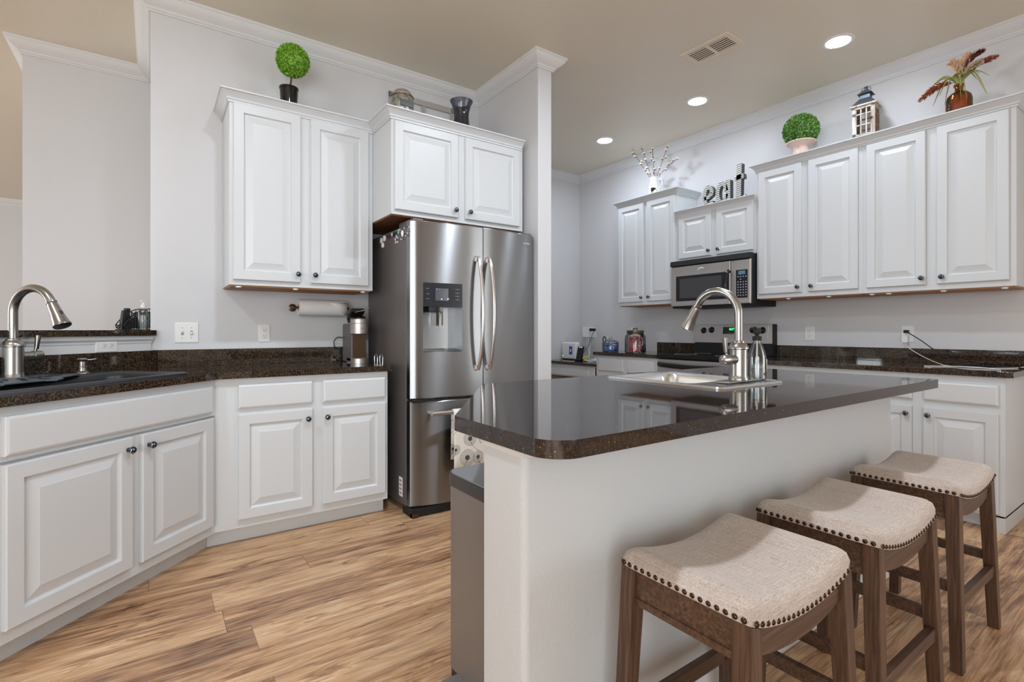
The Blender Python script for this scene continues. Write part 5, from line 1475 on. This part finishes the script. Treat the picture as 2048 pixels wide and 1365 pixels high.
t = thing('glass_jar', 'low lidded glass jar of blue pods beside the scissors', 'jar', (3.965, 3.805, ZJ), 0)
pf = [(0.080, 0.0), (0.086, 0.006), (0.088, 0.085), (0.084, 0.098)]
B().lathe(pf + [(r - 0.003, h) for r, h in pf[::-1]][:-1] + [(0.0001, 0.005)], seg=36).done('jar_glass', 'blue_glass', t)
B().lathe([(0.090, 0.099), (0.090, 0.104), (0.060, 0.122), (0.020, 0.130), (0.012, 0.136), (0.020, 0.146), (0.018, 0.158), (0.0001, 0.162)], seg=36).done('lid', 'clear_glass', t)
for k in range(22):
    a = 2.4 * k; rr = 0.058 if k % 4 else 0.025
    mt, nm = ('blue_pod', 'blue') if k % 3 else ('white_pod', 'white')
    if mt not in cmesh:
        o = B().ball((0, 0, 0), 0.019, 10, 8, (1, 0.8, 0.6)).done('detergent_pod', mt, smooth=60); cmesh[mt] = o.data
    else: o = bpy.data.objects.new('detergent_pod', cmesh[mt]); COL.objects.link(o)
    o.location = (3.965 + rr * math.cos(a), 3.805 + rr * math.sin(a), ZJ + 0.018 + (k // 8) * 0.026); o.rotation_euler = (random.uniform(-.5, .5), random.uniform(-.5, .5), a)
    tag(o, nm + ' pod inside the low lidded glass jar', 'pod', nm + ' pods in the low jar')

# scissors standing in a clear cup
t = thing('cup', 'small clear cup holding scissors by the low jar', 'cup', (4.02, 3.921, ZJ), 0)
B().lathe([(0.024, 0.0), (0.028, 0.09), (0.026, 0.09), (0.0225, 0.003), (0.0001, 0.003)], seg=20).done('cup_wall', 'clear_glass', t)
t = thing('scissors', 'black and white handled scissors standing in the clear cup', 'scissors', (4.02, 3.921, ZJ + 0.004), RT)
B().obox((0.0, 0, 0.045), (1, 0, 0.05), (0, 1, 0), (-0.05, 0, 1), 0.008, 0.001, 0.045).obox((0.004, 0.002, 0.045), (1, 0, -0.05), (0, 1, 0), (0.05, 0, 1), 0.008, 0.001, 0.045).done('blades', 'chrome', t, 0)
B().tube([Vector((-0.026 + 0.022 * math.cos(a), 0, 0.122 + 0.032 * math.sin(a))) for a in [2 * PI * i / 20 for i in range(21)]], 0.006, 8).done('finger_loop', 'black_matte', t)
B().tube([Vector((0.028 + 0.022 * math.cos(a), 0.003, 0.118 + 0.030 * math.sin(a))) for a in [2 * PI * i / 20 for i in range(21)]], 0.006, 8).done('finger_loop', 'white_plastic', t)

# soap bottle on the island sink ledge
t = thing('soap_bottle', 'clear glass soap bottle with black pump beside the island faucet', 'bottle', (2.168, 1.205, 0.9222), PI)
pf = [(0.034, 0.0), (0.0385, 0.006), (0.0385, 0.098), (0.036, 0.112), (0.020, 0.158), (0.0155, 0.170), (0.0155, 0.178)]
B().lathe(pf + [(r - 0.002, h) for r, h in pf[::-1]][:-1] + [(0.0001, 0.004)], seg=32).done('bottle_glass', 'clear_glass', t)
B().lathe([(0.0355, 0.005), (0.0355, 0.074), (0.0001, 0.0745)], seg=28).done('liquid', 'water', t)
B().lathe([(0.019, 0.172), (0.019, 0.190), (0.008, 0.192), (0.007, 0.198), (0.014, 0.200), (0.016, 0.212), (0.014, 0.226), (0.009, 0.230), (0.0001, 0.231)], seg=20).tube(smoothpath([(0.006, 0, 0.226), (0.025, 0.0, 0.230), (0.042, 0.0, 0.224)], 4), 0.0045, 8).done('pump', 'black_matte', t)
B().tube([(0, 0, 0.172), (0.002, 0, 0.008)], 0.0035, 8).done('dip_tube', 'white_plastic', t)
for a0 in (math.radians(-61), math.radians(119)):
    vs = []; fs = []
    for i in range(7):
        a = a0 + (i - 3) * 0.13; vs += [(0.0392 * math.cos(a), 0.0392 * math.sin(a), 0.036), (0.0392 * math.cos(a), 0.0392 * math.sin(a), 0.092)]
    for i in range(6): fs.append((2 * i, 2 * i + 2, 2 * i + 3, 2 * i + 1))
    o = B().add(vs, fs).done('label', 'kraft_label', t, 60); md = o.modifiers.new('label_thickness', 'SOLIDIFY'); md.thickness = 0.0005; md.offset = 1
